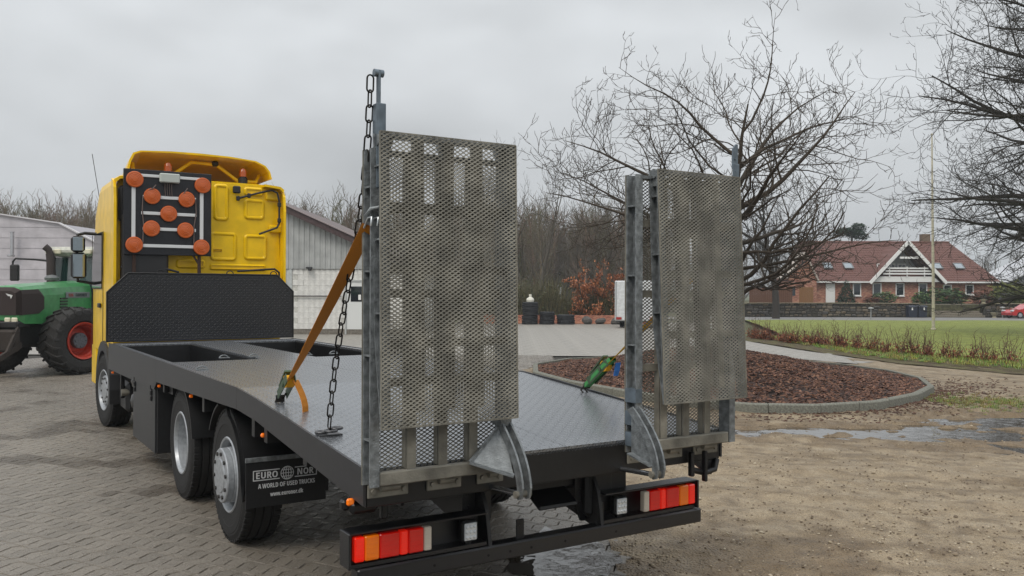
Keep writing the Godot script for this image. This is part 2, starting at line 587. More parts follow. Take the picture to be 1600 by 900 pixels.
	# lawn and its soil edge
	var lawn := mat("lawn", C(255, 255, 255), 0.9, 0, {"tex": soil_texture(512, 51, [C(98, 104, 40), C(120, 130, 50), C(138, 148, 58), C(156, 160, 84)], 0.35), "scale": 0.16, "world": true, "bump": [0.3, 6.0]})
	var edge_soil := mat("edge_soil", C(255, 255, 255), 0.95, 0, {"tex": soil_texture(256, 61, [C(58, 46, 32), C(84, 68, 46), C(96, 92, 48), C(104, 108, 50)], 0.4), "scale": 0.5, "world": true, "bump": [0.2, 8.0]})
	structure("lawn_edge", sheet([[9.4, -37.2], [9.9, -30], [10.7, -24.1], [12.3, -21.0], [15, -19.1], [20, -17.4], [40, -12], [40, -17.5], [21, -20.5], [15.2, -23.2], [13.4, -26.5], [12.4, -31], [12.2, -38.5]], 1.0, 0.0, func(x, z): return dn1.get_noise_2d(x * 0.8, z * 0.8) * 0.06 + 0.02), edge_soil)
	structure("lawn", sheet([[12.1, -38.5], [12.3, -31], [13.3, -26.5], [15.1, -23.2], [21, -20.5], [70, -15], [80, -72.5], [19.4, -72.5]], 2.0, 0.035, func(x, z): return dn3.get_noise_2d(x * 0.2, z * 0.2) * 0.06), lawn)
	var blade := MB.new()
	for k in 7:
		var a := TAU * k / 7.0
		var rd := Vector3(cos(a), 0, sin(a))
		var sd := Vector3(-sin(a), 0, cos(a)) * 0.006
		blade.tri(rd * 0.02 - sd, rd * 0.02 + sd, rd * 0.055 + Vector3(0, 0.05 + 0.02 * (k % 3), 0))
	var gx := []
	var gc := []
	var lp := PackedVector2Array([Vector2(9.9, -37), Vector2(10.3, -30), Vector2(11.1, -24.6), Vector2(12.9, -21.3), Vector2(20, -18.0), Vector2(22, -20.2), Vector2(15.4, -23.4), Vector2(13.6, -26.8), Vector2(12.6, -31), Vector2(12.4, -38.5)])
	for k in 15000:
		var x := rng.randf_range(10.8, 24)
		var z := rng.randf_range(-40, -18)
		if not Geometry2D.is_point_in_polygon(Vector2(x, z), lp): continue
		var s := rng.randf_range(0.7, 1.5)
		gx.append(Transform3D(Basis.from_euler(Vector3(rng.randf_range(-0.2, 0.2), rng.randf() * TAU, rng.randf_range(-0.2, 0.2))).scaled(Vector3(s * 1.6, s, s * 1.6)), Vector3(x, 0.045 + dn3.get_noise_2d(x * 0.2, z * 0.2) * 0.05, z)))
		gc.append(lin(128 + rng.randf_range(-26, 26), 136 + rng.randf_range(-22, 22), 62 + rng.randf_range(-14, 22)))
	for k in 700:
		var x := 8.5 + rng.randfn() * 0.8
		var z := -15.6 - rng.randfn() * 0.5
		if x < 7.6: continue
		var s := rng.randf_range(0.5, 1.0)
		gx.append(Transform3D(Basis.from_euler(Vector3(rng.randf_range(-0.3, 0.3), rng.randf() * TAU, 0)).scaled(Vector3(s * 1.4, s * 0.7, s * 1.4)), Vector3(x, dirt_h(x, z), z)))
		gc.append(lin(116 + rng.randf_range(-20, 20), 118 + rng.randf_range(-20, 20), 60 + rng.randf_range(-10, 16)))
	stuff(scatter("grass", blade.done(), mat("grass_blade", Color.WHITE, 0.8, 0, {"vc": true}), gx, gc), "short green grass tufts along the near edge of the lawn", "grass")
	var asphalt := mat("asphalt", C(128, 126, 124), 0.6, 0, {"grain": [0.05, 0.75, 1.0], "scale": 0.4, "world": true})
	structure("road", sheet([[14, -72.6], [90, -72.6], [90, -85.2], [14, -85.2]], 3.0, 0.0), asphalt)

func build_bed() -> void:
	rng.seed = 52
	var poly := PackedVector2Array()
	# the outline rounded off
	var cv := Curve2D.new()
	var m := BED.size()
	for i in m + 1:
		var p := Vector2(BED[i % m][0], BED[i % m][1])
		var a := Vector2(BED[(i + m - 1) % m][0], BED[(i + m - 1) % m][1])
		var b := Vector2(BED[(i + 1) % m][0], BED[(i + 1) % m][1])
		cv.add_point(p, (a - b) * 0.16, (b - a) * 0.16)
	var ln := cv.get_baked_length()
	for i in 90: poly.append(cv.sample_baked(ln * i / 90.0))
	var mid := Vector2(4.8, -19.8)
	var hill := func(x: float, z: float) -> float:
		var q := Vector2(x, z) - mid
		var r := 1e9
		for p in poly: r = minf(r, p.distance_to(Vector2(x, z)))
		return 0.08 + 0.55 * smoothstep(0.0, 4.2, r) + dn1.get_noise_2d(x, z) * 0.03
	var bed := Node3D.new()
	bed.name = "flower_bed"
	add_child(bed)
	bed.set_meta("label", "raised round bed of dark bark mulch edged with concrete kerb")
	bed.set_meta("category", "flower bed")
	var zone := []
	for p in poly: zone.append([p.x, p.y])
	var soil := mat("mulch_soil", C(52, 36, 28), 0.95, 0, {"grain": [0.05, 0.5, 1.0], "world": true})
	part("soil_mound", sheet(zone, 0.7, 0.0, hill), soil, bed)
	var chips := MB.new()
	chips.cbox(Vector3(), Vector3(0.062, 0.012, 0.026), 0.005)
	var xs := []
	var cols := []
	for k in 56000:
		var x := rng.randf_range(0.4, 9.2)
		var z := rng.randf_range(-25.2, -14.0)
		if not Geometry2D.is_point_in_polygon(Vector2(x, z), poly): continue
		var s := rng.randf_range(0.6, 1.6)
		xs.append(Transform3D(Basis.from_euler(Vector3(rng.randf_range(-0.5, 0.5), rng.randf() * TAU, rng.randf_range(-0.5, 0.5))).scaled(Vector3(s, s, s * rng.randf_range(0.6, 1.4))), Vector3(x, hill.call(x, z) + rng.randf_range(0.0, 0.03), z)))
		var t := rng.randf_range(0.55, 1.25)
		var pal := [lin(88, 56, 42), lin(70, 44, 34), lin(104, 70, 52), lin(58, 40, 34), lin(120, 86, 66)]
		var c: Color = pal[rng.randi() % 5] * t
		c.a = 1
		cols.append(c)
	# chips strewn beyond the kerb
	for k in 3800:
		var a := rng.randf_range(-0.9, 1.3)
		var p := Vector2(7.0, -16.2) + Vector2(rng.randfn(0, 2.0), rng.randfn(0, 0.7)).rotated(-0.75)
		if Geometry2D.is_point_in_polygon(p, poly) or p.y > -13.2 or p.x < 2: continue
		var s := rng.randf_range(0.4, 1.1)
		xs.append(Transform3D(Basis.from_euler(Vector3(rng.randf_range(-0.3, 0.3), rng.randf() * TAU, rng.randf_range(-0.3, 0.3))).scaled(Vector3(s, s, s)), Vector3(p.x, 0.005 + dirt_h(p.x, p.y), p.y)))
		var c := lin(84, 54, 40) * rng.randf_range(0.5, 1.2)
		c.a = 1
		cols.append(c)
	stuff(scatter("bark_mulch", chips.done(), mat("bark_chip", Color.WHITE, 0.75, 0, {"vc": true}), xs, cols, bed))
	# kerb stones
	var conc := mat("kerb_concrete", C(146, 146, 134), 0.85, 0, {"grain": [0.06, 0.6, 1.0], "scale": 1.5, "world": true, "bump": [0.2, 4.0]})
	var count := int(ln / 0.8)
	for i in count:
		var mb := MB.new()
		var prev := []
		var sub := 4
		var rows := []
		for k in sub + 1:
			var f := (i + (k / float(sub)) * 0.985) / count
			var p := cv.sample_baked(ln * f)
			var q := cv.sample_baked(fmod(ln * f + 0.05, ln))
			var dr := (q - p).normalized()
			var nr := Vector2(dr.y, -dr.x)
			if (p - mid).dot(nr) < 0: nr = -nr
			rows.append([p, nr])
		for k in sub:
			var pr := []
			for e in [0, 1]:
				var p: Vector2 = rows[k + e][0]
				var nr: Vector2 = rows[k + e][1]
				var o := p + nr * 0.06
				var n2 := p - nr * 0.06
				pr.append([Vector3(o.x, -0.1, o.y), Vector3(o.x, 0.125, o.y), Vector3(o.x - nr.x * 0.02, 0.145, o.y - nr.y * 0.02), Vector3(n2.x, 0.145, n2.y), Vector3(n2.x, -0.1, n2.y)])
			for s in 4:
				var a: Vector3 = pr[0][s]
				var b: Vector3 = pr[1][s]
				var d: Vector3 = pr[1][s + 1]
				var e2: Vector3 = pr[0][s + 1]
				var c3 := Vector3(mid.x, 0.0, mid.y)
				var nn := (b - a).cross(d - a)
				var outd: Vector3 = (a - c3) if s < 2 else (Vector3.UP if s == 2 else c3 - a)
				if nn.dot(outd) > 0: mb.quad(a, b, d, e2)
				else: mb.quad(e2, d, b, a)
			if k == 0: mb.quad(pr[0][0], pr[0][1], pr[0][3], pr[0][4])
			if k == sub - 1: mb.quad(pr[1][0], pr[1][1], pr[1][3], pr[1][4])
		part("kerb_stone", mb, conc, bed)

func tread_normal() -> ImageTexture:
	var n := 128
	var im := Image.create(n, n, false, Image.FORMAT_L8)
	for y in n:
		for x in n:
			var h := 0.0
			for k in [[32, 32, 0.785], [96, 32, -0.785], [96, 96, 0.785], [32, 96, -0.785]]:
				var d := Vector2(wrapf(x - k[0], -64, 64), wrapf(y - k[1], -64, 64)).rotated(k[2])
				var q := Vector2(d.x / 34.0, d.y / 10.0).length()
				h = maxf(h, clampf((1.0 - q) * 2.2, 0, 1))
			im.set_pixel(x, y, Color(h, h, h))
	im.bump_map_to_normal_map(5.0)
	return ImageTexture.create_from_image(im)

func lettering(parent: Node, txt: String, box: Vector2, pos: Vector3, m: Material, bold := true, turn := Vector3()) -> void:
	var tm := TextMesh.new()
	var f := SystemFont.new()
	f.font_names = PackedStringArray(["Droid Sans"])
	f.font_weight = 700 if bold else 400
	tm.font = f
	tm.text = txt
	tm.font_size = 48
	tm.pixel_size = 0.01
	tm.depth = 0.02
	var o := MeshInstance3D.new()
	o.name = "lettering"
	o.mesh = tm
	o.material_override = m
	parent.add_child(o, true)
	var bb := tm.get_aabb()
	o.scale = Vector3(box.x / bb.size.x, box.y / bb.size.y, 0.15)
	o.rotation = turn
	var ctr := bb.get_center()
	o.position = pos - o.basis * Vector3(ctr.x, ctr.y, 0)

func ring_pts(r: float, n: int, y := 0.0) -> Array:
	var a := []
	for i in n: a.append(Vector3(cos(TAU * i / n) * r, y, sin(TAU * i / n) * r))
	return a

func V2(a: Array) -> Array:
	var o := []
	for p in a: o.append(Vector2(p[0], p[1]))
	return o

func truck_tyre() -> ArrayMesh:
	var mb := MB.new()
	mb.lathe(V2([[0.285, -0.12], [0.30, -0.14], [0.40, -0.152], [0.47, -0.148], [0.505, -0.13], [0.517, -0.105], [0.519, -0.075], [0.503, -0.072], [0.503, -0.062], [0.52, -0.059], [0.521, -0.006], [0.504, -0.004], [0.504, 0.006], [0.521, 0.008], [0.52, 0.059], [0.503, 0.062], [0.503, 0.072], [0.519, 0.075], [0.517, 0.105], [0.505, 0.13], [0.47, 0.148], [0.455, 0.1475], [0.452, 0.1505], [0.40, 0.153], [0.395, 0.150], [0.30, 0.14], [0.285, 0.12]]), 48)
	for i in 56:
		var a := TAU * i / 56
		for s in [-1, 1]:
			mb.at(Vector3(), Basis(Vector3.UP, a + s * 0.02))
			mb.box(Vector3(0.512, s * 0.112, 0), Vector3(0.02, 0.05, 0.036))
	mb.at(Vector3())
	return mb.done()

var wheel_side := Basis(Vector3(0, 1, 0), Vector3(-1, 0, 0), Vector3(0, 0, 1))

func make_wheel(parent: Node, pos: Vector3, kind: String, right := false, steer := 0.0) -> void:
	var w := Node3D.new()
	w.name = "wheel"
	parent.add_child(w, true)
	w.basis = Basis(Vector3.UP, (PI if right else 0.0) + steer) * wheel_side
	w.position = pos
	var rubber := mat("tyre_rubber", C(35, 34, 33), 0.8, 0, {"grain": [0.05, 0.6, 1.0], "scale": 4.0, "bump": [0.3, 2.0]})
	var steel := mat("wheel_silver", C(176, 180, 184), 0.38, 0.35, {"grain": [0.03, 0.78, 1.0], "scale": 3.0})
	var dark := mat("nut_steel", C(70, 68, 66), 0.5, 0.6)
	if not texs.has("truck_tyre"): texs["truck_tyre"] = truck_tyre()
	part("tyre", texs["truck_tyre"], rubber, w)
	var rim := MB.new()
	var hub := MB.new()
	var nuts := MB.new()
	if kind == "dual":
		rim.lathe(V2([[0.30, 0.142], [0.292, 0.15], [0.28, 0.148], [0.268, 0.12], [0.262, 0.03], [0.25, -0.05], [0.235, -0.075], [0.12, -0.085], [0.11, -0.02], [0.09, -0.01], [0.0, -0.005]]), 40)
		for i in 10:
			var a := TAU * i / 10
			nuts.cyl(Vector3(cos(a) * 0.165, -0.08, sin(a) * 0.165), Vector3(cos(a) * 0.165, -0.05, sin(a) * 0.165), 0.016, 6)
		part("rim", rim, steel, w)
		part("wheel_nuts", nuts, dark, w)
		var inner := part("tyre", texs["truck_tyre"], rubber, w)
		inner.position = Vector3(0, -0.34, 0)
	else:
		var hy := 0.2 if kind == "tag" else 0.13
		rim.lathe(V2([[0.30, 0.142], [0.292, 0.15], [0.278, 0.145], [0.262, 0.10], [0.255, 0.02], [0.245, 0.0], [0.24, 0.005], [0.232, 0.02], [0.215, hy - 0.06], [0.205, hy - 0.05]]), 40)
		hub.lathe(V2([[0.205, hy - 0.06], [0.214, hy - 0.05], [0.214, hy - 0.008], [0.208, hy], [0.135, hy + 0.002], [0.128, hy + 0.008], [0.12, hy + 0.008], [0.0, hy + 0.01]]), 40)
		for i in 10:
			var a := TAU * (i + 0.3) / 10
			nuts.cyl(Vector3(cos(a) * 0.175, hy - 0.01, sin(a) * 0.175), Vector3(cos(a) * 0.175, hy + 0.014, sin(a) * 0.175), 0.016, 6)
		for i in 10:
			var a := TAU * i / 10
			nuts.cyl(Vector3(cos(a) * 0.25, -0.02, sin(a) * 0.25), Vector3(cos(a) * 0.25, 0.012, sin(a) * 0.25), 0.012, 8)
		part("rim", rim, steel, w)
		part("hub", hub, steel, w)
		part("wheel_nuts", nuts, dark, w)
	var back := MB.new()
	back.lathe(V2([[0.27, -0.14], [0.22, -0.12], [0.2, -0.2], [0.0, -0.2]]), 20)
	part("brake_drum", back, mats["nut_steel"], w)

# expanded metal: rows of zigzag strands that meet in staggered openings, in the xy plane
func expanded(w: float, h: float, th: float) -> ArrayMesh:
	var mb := MB.new()
	var nx := int(w / 0.034)
	var ny := int(h / 0.0108)
	var dx := w / nx
	var dy := h / ny
	for j in ny:
		for i in nx * 2:
			var up := (i + j) % 2 == 0
			var x0 := i * dx * 0.5
			var ya := j * dy + (0.0 if up else dy * 0.78)
			var yb := j * dy + (dy * 0.78 if up else 0.0)
			var zz := 0.0007 if up else -0.0007
			var p := [Vector3(x0, ya, -zz), Vector3(x0 + dx * 0.16, ya, -zz), Vector3(x0 + dx * 0.5, yb, zz)]
			for k in 2: # a flat bond, then the slanting strand, each leaning like a louvre
				var a: Vector3 = p[k]
				var b: Vector3 = p[k + 1]
				var o := Vector3(0, th * (1.1 if k == 0 else 0.9), -0.0009)
				var f := Vector3(0, 0.0006, 0.0016)
				mb.quad(a - o + f, b - o + f, b + o + f, a + o + f)
				mb.quad(a + o + f, b + o + f, b + o - f, a + o - f)
	return mb.done()

func galv() -> StandardMaterial3D:
	return mat("galvanised_steel", C(150, 155, 157), 0.5, 0.45, {"grain": [0.025, 0.62, 1.0], "scale": 2.4, "rtex": [0.03, 0.38, 0.68], "bump": [0.12, 1.2]})

func worn_galv() -> StandardMaterial3D:
	return mat("weathered_steel", C(152, 148, 136), 0.6, 0.25, {"grain": [0.012, 0.6, 1.0], "scale": 1.2, "bump": [0.2, 0.4]})

# one section of a loading ramp: side channels with gussets, bars, rungs and a walking face of expanded metal
func ramp_section(parent: Node, w: float, h: float, dep: float, face_front: bool, bars: int, rungs: Array, taper := 0.0) -> void:
	var g := galv()
	var wg := worn_galv()
	for sx in [0.0, w]:
		var s := 1.0 if sx == 0.0 else -1.0
		var mb := MB.new()
		var web = sx + s * 0.045
		if taper > 0.0:
			mb.prism_x([[0, taper], [0, h], [dep, h], [dep, 0], [dep - 0.02, 0]], minf(web, web + s * 0.008), maxf(web, web + s * 0.008))
			mb.bar(Vector3(sx + s * 0.026, 0, dep - 0.005), Vector3(sx + s * 0.026, taper, 0.005), 0.05, 0.008)
			mb.box(Vector3(sx + s * 0.026, (h + taper) * 0.5, 0.005), Vector3(0.052, h - taper, 0.009))
		else:
			mb.box(Vector3(web + s * 0.004, h * 0.5, dep * 0.5), Vector3(0.008, h, dep - 0.02))
			mb.box(Vector3(sx + s * 0.026, h * 0.5, 0.005), Vector3(0.052, h, 0.0095))
		mb.box(Vector3(sx + s * 0.026, h * 0.5, dep - 0.006), Vector3(0.052, h, 0.012))
		part("side_channel", mb, g, parent)
		var n := 4
		for k in n:
			var y := h * (k + 0.55) / n
			if y < taper: continue
			var gm := MB.new()
			gm.box(Vector3(sx + s * 0.0225, y, dep * 0.5), Vector3(0.041, 0.009, dep - 0.024))
			part("gusset", gm, g, parent)
	var bot := MB.new()
	if taper == 0.0:
		bot.cbox(Vector3(w * 0.5, 0.035, dep - 0.024), Vector3(w - 0.11, 0.07, 0.045), 0.006)
		bot.box(Vector3(w * 0.5, 0.006, dep * 0.4), Vector3(w - 0.11, 0.012, dep * 0.6))
		part("bottom_bar", bot, wg, parent)
	for k in bars:
		var x := 0.052 + (w - 0.104) * (k + 1) / (bars + 1)
		var mb := MB.new()
		mb.box(Vector3(x, h * 0.5 + 0.036, dep - 0.016), Vector3(0.052, h - 0.075, 0.008))
		mb.box(Vector3(x - 0.022, h * 0.5 + 0.036, dep * 0.45), Vector3(0.008, h - 0.075, dep - 0.05))
		part("bar", mb, wg, parent)
	for y in rungs:
		var mb := MB.new()
		mb.box(Vector3(w * 0.5, y, dep * 0.5 - 0.012), Vector3(w - 0.11, 0.045, dep - 0.06))
		part("rung", mb, wg, parent)
	var top := MB.new()
	top.box(Vector3(w * 0.5, h - 0.012, dep * 0.5), Vector3(w - 0.108, 0.02, dep - 0.02))
	part("top_bar", top, g, parent)
	var mesh := part("mesh_face", expanded(w - 0.004, h - 0.004, 0.0043 if face_front else 0.0036), wg, parent)
	mesh.position = Vector3(0.002, 0.002, dep + 0.004 if face_front else -0.006)
	stuff(mesh)
	var edge := MB.new()
	var ez := dep + 0.004 if face_front else -0.006
	for q in [[Vector3(0, 0, ez), Vector3(w, 0, ez)], [Vector3(0, h, ez), Vector3(w, h, ez)], [Vector3(0, 0, ez), Vector3(0, h, ez)], [Vector3(w, 0, ez), Vector3(w, h, ez)]]:
		edge.bar(q[0], q[1], 0.007, 0.007, Vector3.BACK)
	part("mesh_rim", edge, wg, parent)

func holed_plate(mb: MB, a: Vector3, b: Vector3) -> void:
	mb.cbox((a + b) * 0.5, (b - a).abs(), 0.004)

func build_truck() -> Node3D:
	var T := thing("recovery_truck", "yellow and black three-axle recovery truck with raised loading ramps", "truck", Vector3(0.328, 0, -5.151), 0.569)
	var tn := tread_normal()
	var deckm := mat("wet_tread_plate", C(122, 125, 129), 0.3, 0.6, {"normal": tn, "nscale": 1.1, "scale": 11.0, "rtex": [0.02, 0.16, 0.4], "spec": 0.95})
	var blackm := mat("black_tread_plate", C(12, 13, 18), 0.34, 0.0, {"normal": tn, "nscale": 1.3, "scale": 13.0, "spec": 0.6})
	var frame := mat("dark_frame_paint", C(42, 42, 45), 0.42, 0.0, {"grain": [0.02, 0.8, 1.0], "scale": 2.0, "bump": [0.3, 0.6], "spec": 0.5})
	var black := mat("chassis_black", C(17, 17, 19), 0.4, 0.0, {"grain": [0.03, 0.6, 1.0], "scale": 3.0, "bump": [0.3, 1.0]})
	var g := galv()
	var wg := worn_galv()
	# deck
	var deck := Node3D.new()
	deck.name = "deck"
	T.add_child(deck)
	for q in [[-1.272, 1.272, -8.85, -8.452], [-0.3, 0.3, -8.448, -5.102], [-1.272, -1.2, -8.448, -5.102], [1.2, 1.272, -8.448, -5.102], [-1.272, -0.002, -5.098, -2.402], [0.002, 1.272, -5.098, -2.402]]:
		var mb := MB.new()
		mb.cbox(Vector3((q[0] + q[1]) / 2, 1.235, (q[2] + q[3]) / 2), Vector3(q[1] - q[0], 0.03, q[3] - q[2]), 0.004)
		part("deck_plate", mb, deckm, deck)
	for q in [[-1.272, -0.002], [0.002, 1.272]]:
		var mb := MB.new()
		mb.prism_x([[-2.398, 1.25], [-0.005, 1.06], [-0.005, 1.03], [-2.398, 1.22]], q[0], q[1])
		part("deck_plate", mb, deckm, deck)
	for s in [-1, 1]:
		var mb := MB.new() # wheel wells sunk into the deck
		mb.box(Vector3(s * 0.75, 0.93, -6.775), Vector3(0.9, 0.02, 3.34))
		mb.box(Vector3(s * 0.305, 1.08, -6.775), Vector3(0.012, 0.28, 3.34))
		mb.box(Vector3(s * 1.195, 1.08, -6.775), Vector3(0.012, 0.28, 3.34))
		mb.box(Vector3(s * 0.75, 1.08, -5.108), Vector3(0.876, 0.28, 0.012))
		mb.box(Vector3(s * 0.75, 1.08, -8.442), Vector3(0.876, 0.28, 0.012))
		part("deck_well", mb, black, deck)
		var sb := MB.new()
		var x0: float = -1.29 if s < 0 else 1.275
		sb.prism_x([[-8.87, 1.256], [-5.502, 1.256], [-5.502, 1.0], [-5.62, 0.93], [-8.87, 0.9]], x0, x0 + 0.015)
		part("side_beam", sb, frame, deck)
		sb = MB.new()
		sb.prism_x([[-5.498, 1.256], [-2.402, 1.256], [-2.402, 1.095], [-5.498, 1.02]], x0, x0 + 0.015)
		part("side_beam", sb, frame, deck)
		sb = MB.new()
		sb.prism_x([[-2.398, 1.256], [-1.9, 1.226], [0.0, 1.066], [0.0, 0.872], [-1.9, 1.07], [-2.398, 1.095]], x0, x0 + 0.015)
		part("side_beam", sb, frame, deck)
		for r in [[-0.3, -5.4], [0.62, -5.4], [-1.15, -4.1]]:
			var ring := MB.new()
			var pts := []
			for k in 13: pts.append(Vector3(cos(PI * k / 12) * 0.045, sin(PI * k / 12) * 0.03, 0))
			ring.at(Vector3(r[0] * s, 1.252, r[1]))
			ring.tube(pts, [0.007], 6)
			ring.box(Vector3(0, 0.004, 0.02), Vector3(0.11, 0.008, 0.05))
			part("tie_down_ring", ring, g, deck)
	var rb := MB.new()
	rb.cbox(Vector3(0, 0.955, -0.05), Vector3(2.546, 0.19, 0.09), 0.006)
	rb.box(Vector3(0, 0.9, -0.5), Vector3(2.3, 0.1, 0.08))
	part("rear_cross_beam", rb, black, deck)
	for z in [-1.0, -1.8, -2.1, -3.6, -5.3, -6.9, -8.6]:
		var mb := MB.new()
		mb.box(Vector3(0, 0.98 if z > -1.5 else 1.0, z), Vector3(2.5, 0.14, 0.07))
		part("cross_member", mb, black, deck)
	# headboard
	var hb := Node3D.new()
	hb.name = "headboard"
	T.add_child(hb)
	var mb := MB.new()
	mb.prism_z([[-1.3, 1.262], [1.3, 1.262], [1.3, 1.965], [1.05, 2.215], [-1.04, 2.22], [-1.31, 1.95]], -8.905, -8.875)
	part("tread_panel", mb, blackm, hb)
	mb = MB.new()
	var hp := [Vector3(-1.31, 1.262, -8.88), Vector3(-1.31, 1.95, -8.88), Vector3(-1.04, 2.22, -8.88), Vector3(1.05, 2.215, -8.88), Vector3(1.3, 1.965, -8.88), Vector3(1.3, 1.262, -8.88)]
	mb.tube(hp, [0.014], 6)
	part("edge_tube", mb, black, hb)
	for x in [-0.62, 0.35, 1.0]:
		mb = MB.new()
		var pts := []
		for k in 9: pts.append(Vector3(x + cos(PI * k / 8) * 0.05, 2.22 + sin(PI * k / 8) * 0.05, -8.885))
		mb.tube(pts, [0.008], 6)
		part("grab_loop", mb, black, hb)
	build_cab(T)
	build_warning_board(T)
	# chassis
	mb = MB.new()
	for s in [-1, 1]:
		mb.box(Vector3(s * 0.42, 0.76, -5.4), Vector3(0.09, 0.26, 9.9))
		mb.box(Vector3(s * 0.3, 0.89, -5.4), Vector3(0.15, 0.012, 9.9))
	for z in [-0.7, -1.9, -3.6, -5.4, -7.5]: mb.box(Vector3(0, 0.76, z), Vector3(0.78, 0.2, 0.1))
	part("chassis_frame", mb, black, T)
	for z in [-2.85, -4.55, -9.8]:
		mb = MB.new()
		mb.cyl(Vector3(-1.0, 0.52, z), Vector3(1.0, 0.52, z), 0.07, 10)
		part("axle", mb, black, T)
		if z == -4.55:
			mb = MB.new()
			mb.at(Vector3(0, 0, z))
			mb.lathe(V2([[0.0, 0.3], [0.2, 0.36], [0.24, 0.52], [0.2, 0.68], [0.0, 0.74]]), 14)
			part("differential", mb, black, T)
	for s in [false, true]:
		var k := 1.0 if s else -1.0
		make_wheel(T, Vector3(k * 1.09, 0.52, -2.85), "tag", s)
		make_wheel(T, Vector3(k * 1.09, 0.52, -4.55), "dual", s)
		make_wheel(T, Vector3(k * 1.09, 0.52, -9.75), "front", s, 0.1)
		# mudguards
		for q in [[-2.85, 95.0, -8.0], [-4.55, 70.0, 12.0], [-2.85, 150.0, 112.0]]:
			mb = MB.new()
			var arc := []
			var n := 14
			for i in n + 1:
				var a := deg_to_rad(lerpf(q[1], q[2], i / float(n)))
				arc.append([q[0] + cos(a) * 0.585, 0.52 + sin(a) * 0.585])
			for i in range(n, -1, -1):
				var a := deg_to_rad(lerpf(q[1], q[2], i / float(n)))
				arc.append([q[0] + cos(a) * 0.57, 0.52 + sin(a) * 0.57])
			mb.prism_x(arc, -1.26 if not s else 0.62, -0.62 if not s else 1.26)
			if q[1] == 95.0: # its outer cheek reaches down behind the tyre
				var ck := [[-2.79, 1.103]]
				for i in 10:
					var a := deg_to_rad(lerpf(92.0, -2.0, i / 9.0))
					ck.append([-2.85 + cos(a) * 0.585, 0.52 + sin(a) * 0.585])
				ck.append([-2.3, 0.42])
				for i in 10:
					var a := deg_to_rad(lerpf(2.0, 75.0, i / 9.0))
					ck.append([-2.85 + cos(a) * 0.5, 0.52 + sin(a) * 0.5])
				mb.prism_x(ck, -1.27 if not s else 1.245, -1.245 if not s else 1.27)
			part("mudguard", mb, black, T)
	build_flap(T)
	# tool box, air tanks and side lamps on the near side
	var tb := Node3D.new()
	tb.name = "tool_box"
	T.add_child(tb)
	mb = MB.new()
	mb.cbox(Vector3(-0.96, 0.61, -6.29), Vector3(0.6, 0.73, 1.36), 0.012)
	part("box_body", mb, mat("box_black", C(30, 30, 32), 0.5, 0, {"grain": [0.03, 0.7, 1.0], "scale": 2.0}), tb)
	mb = MB.new()
	mb.cbox(Vector3(-1.268, 0.61, -6.29), Vector3(0.016, 0.72, 1.34), 0.005)
	part("box_door", mb, mat("box_door_paint", C(42, 43, 45), 0.4, 0, {"grain": [0.03, 0.8, 1.0], "scale": 3.0, "bump": [0.4, 1.2]}), tb)
	for z in [-5.78, -6.8]:
		mb = MB.new()
		for y in [0.82, 0.88, 0.94]: mb.cyl(Vector3(-1.285, y - 0.025, z), Vector3(-1.285, y + 0.02, z), 0.014, 8)
		mb.box(Vector3(-1.28, 0.87, z - 0.03), Vector3(0.008, 0.16, 0.06))
		part("hinge", mb, black, tb)
	for q in [[-1.1, 0.8, -7.35, 0.13], [-1.1, 0.52, -7.35, 0.12], [-1.08, 0.82, -7.8, 0.12], [-1.08, 0.56, -7.85, 0.13]]:
		mb = MB.new()
		mb.at(Vector3(q[0] + 0.35, q[1], q[2]), wheel_side)
		mb.lathe(V2([[0.0, -0.3], [q[3] * 0.7, -0.29], [q[3], -0.22], [q[3], 0.3], [q[3] * 0.92, 0.37], [q[3] * 0.6, 0.42], [0.0, 0.44]]), 24)
		part("air_tank", mb, mat("tank_black", C(30, 30, 33), 0.3, 0, {"coat": 0.4}), T)
	mb = MB.new() # bracing rail and exhaust ahead of the tanks
	mb.cbox(Vector3(-1.18, 0.72, -8.4), Vector3(0.05, 0.36, 0.06), 0.008)
	mb.cbox(Vector3(-0.8, 0.55, -8.55), Vector3(0.7, 0.4, 0.5), 0.05)
	part("silencer", mb, black, T)
	mb = MB.new()
	mb.cyl(Vector3(-1.2, 0.62, -8.35), Vector3(-0.95, 0.62, -8.35), 0.045, 14)
	part("exhaust_pipe", mb, wg, T)
	var amber := mat("amber_lens", C(255, 128, 12), 0.2, 0, {"coat": 0.6, "emit": Color(1.0, 0.42, 0.05), "energy": 0.1})
	for q in [[-1.262, 0.975, -5.52], [-1.262, 1.02, -4.05], [-1.262, 0.975, -1.85], [-1.262, 0.86, -8.72]]:
		mb = MB.new()
		mb.at(Vector3(q[0], q[1], q[2]), wheel_side)
		mb.lathe(V2([[0.0, -0.02], [0.016, -0.02], [0.016, 0.0], [0.011, 0.006], [0.0, 0.01]]), 14)
		part("marker_lamp", mb, amber, T)
	build_rear(T, amber)
	# ramps
	for q in [["loading_ramp", -1.295, 0.845, -1.278, 0.805, 0.128, 0.108], ["loading_ramp", 0.452, 0.86, 0.575, 0.715, 0.055, 0.13]]:
		var lo := Node3D.new()
		lo.name = "lower_ramp"
		T.add_child(lo, true)
		lo.position = Vector3(q[1], 0.985, 0.0)
		ramp_section(lo, q[2], 1.715, 0.095, false, 3, [0.52, 0.98, 1.42])
		var up := Node3D.new()
		up.name = "folding_ramp"
		T.add_child(up, true)
		up.position = Vector3(q[3], 1.29, q[6])
		up.rotation.x = -0.02 if q[1] < 0 else -0.045
		ramp_section(up, q[4], 1.485 if q[1] < 0 else 1.44, 0.082, true, 3, [0.42, 0.8, 1.12], 0.45)
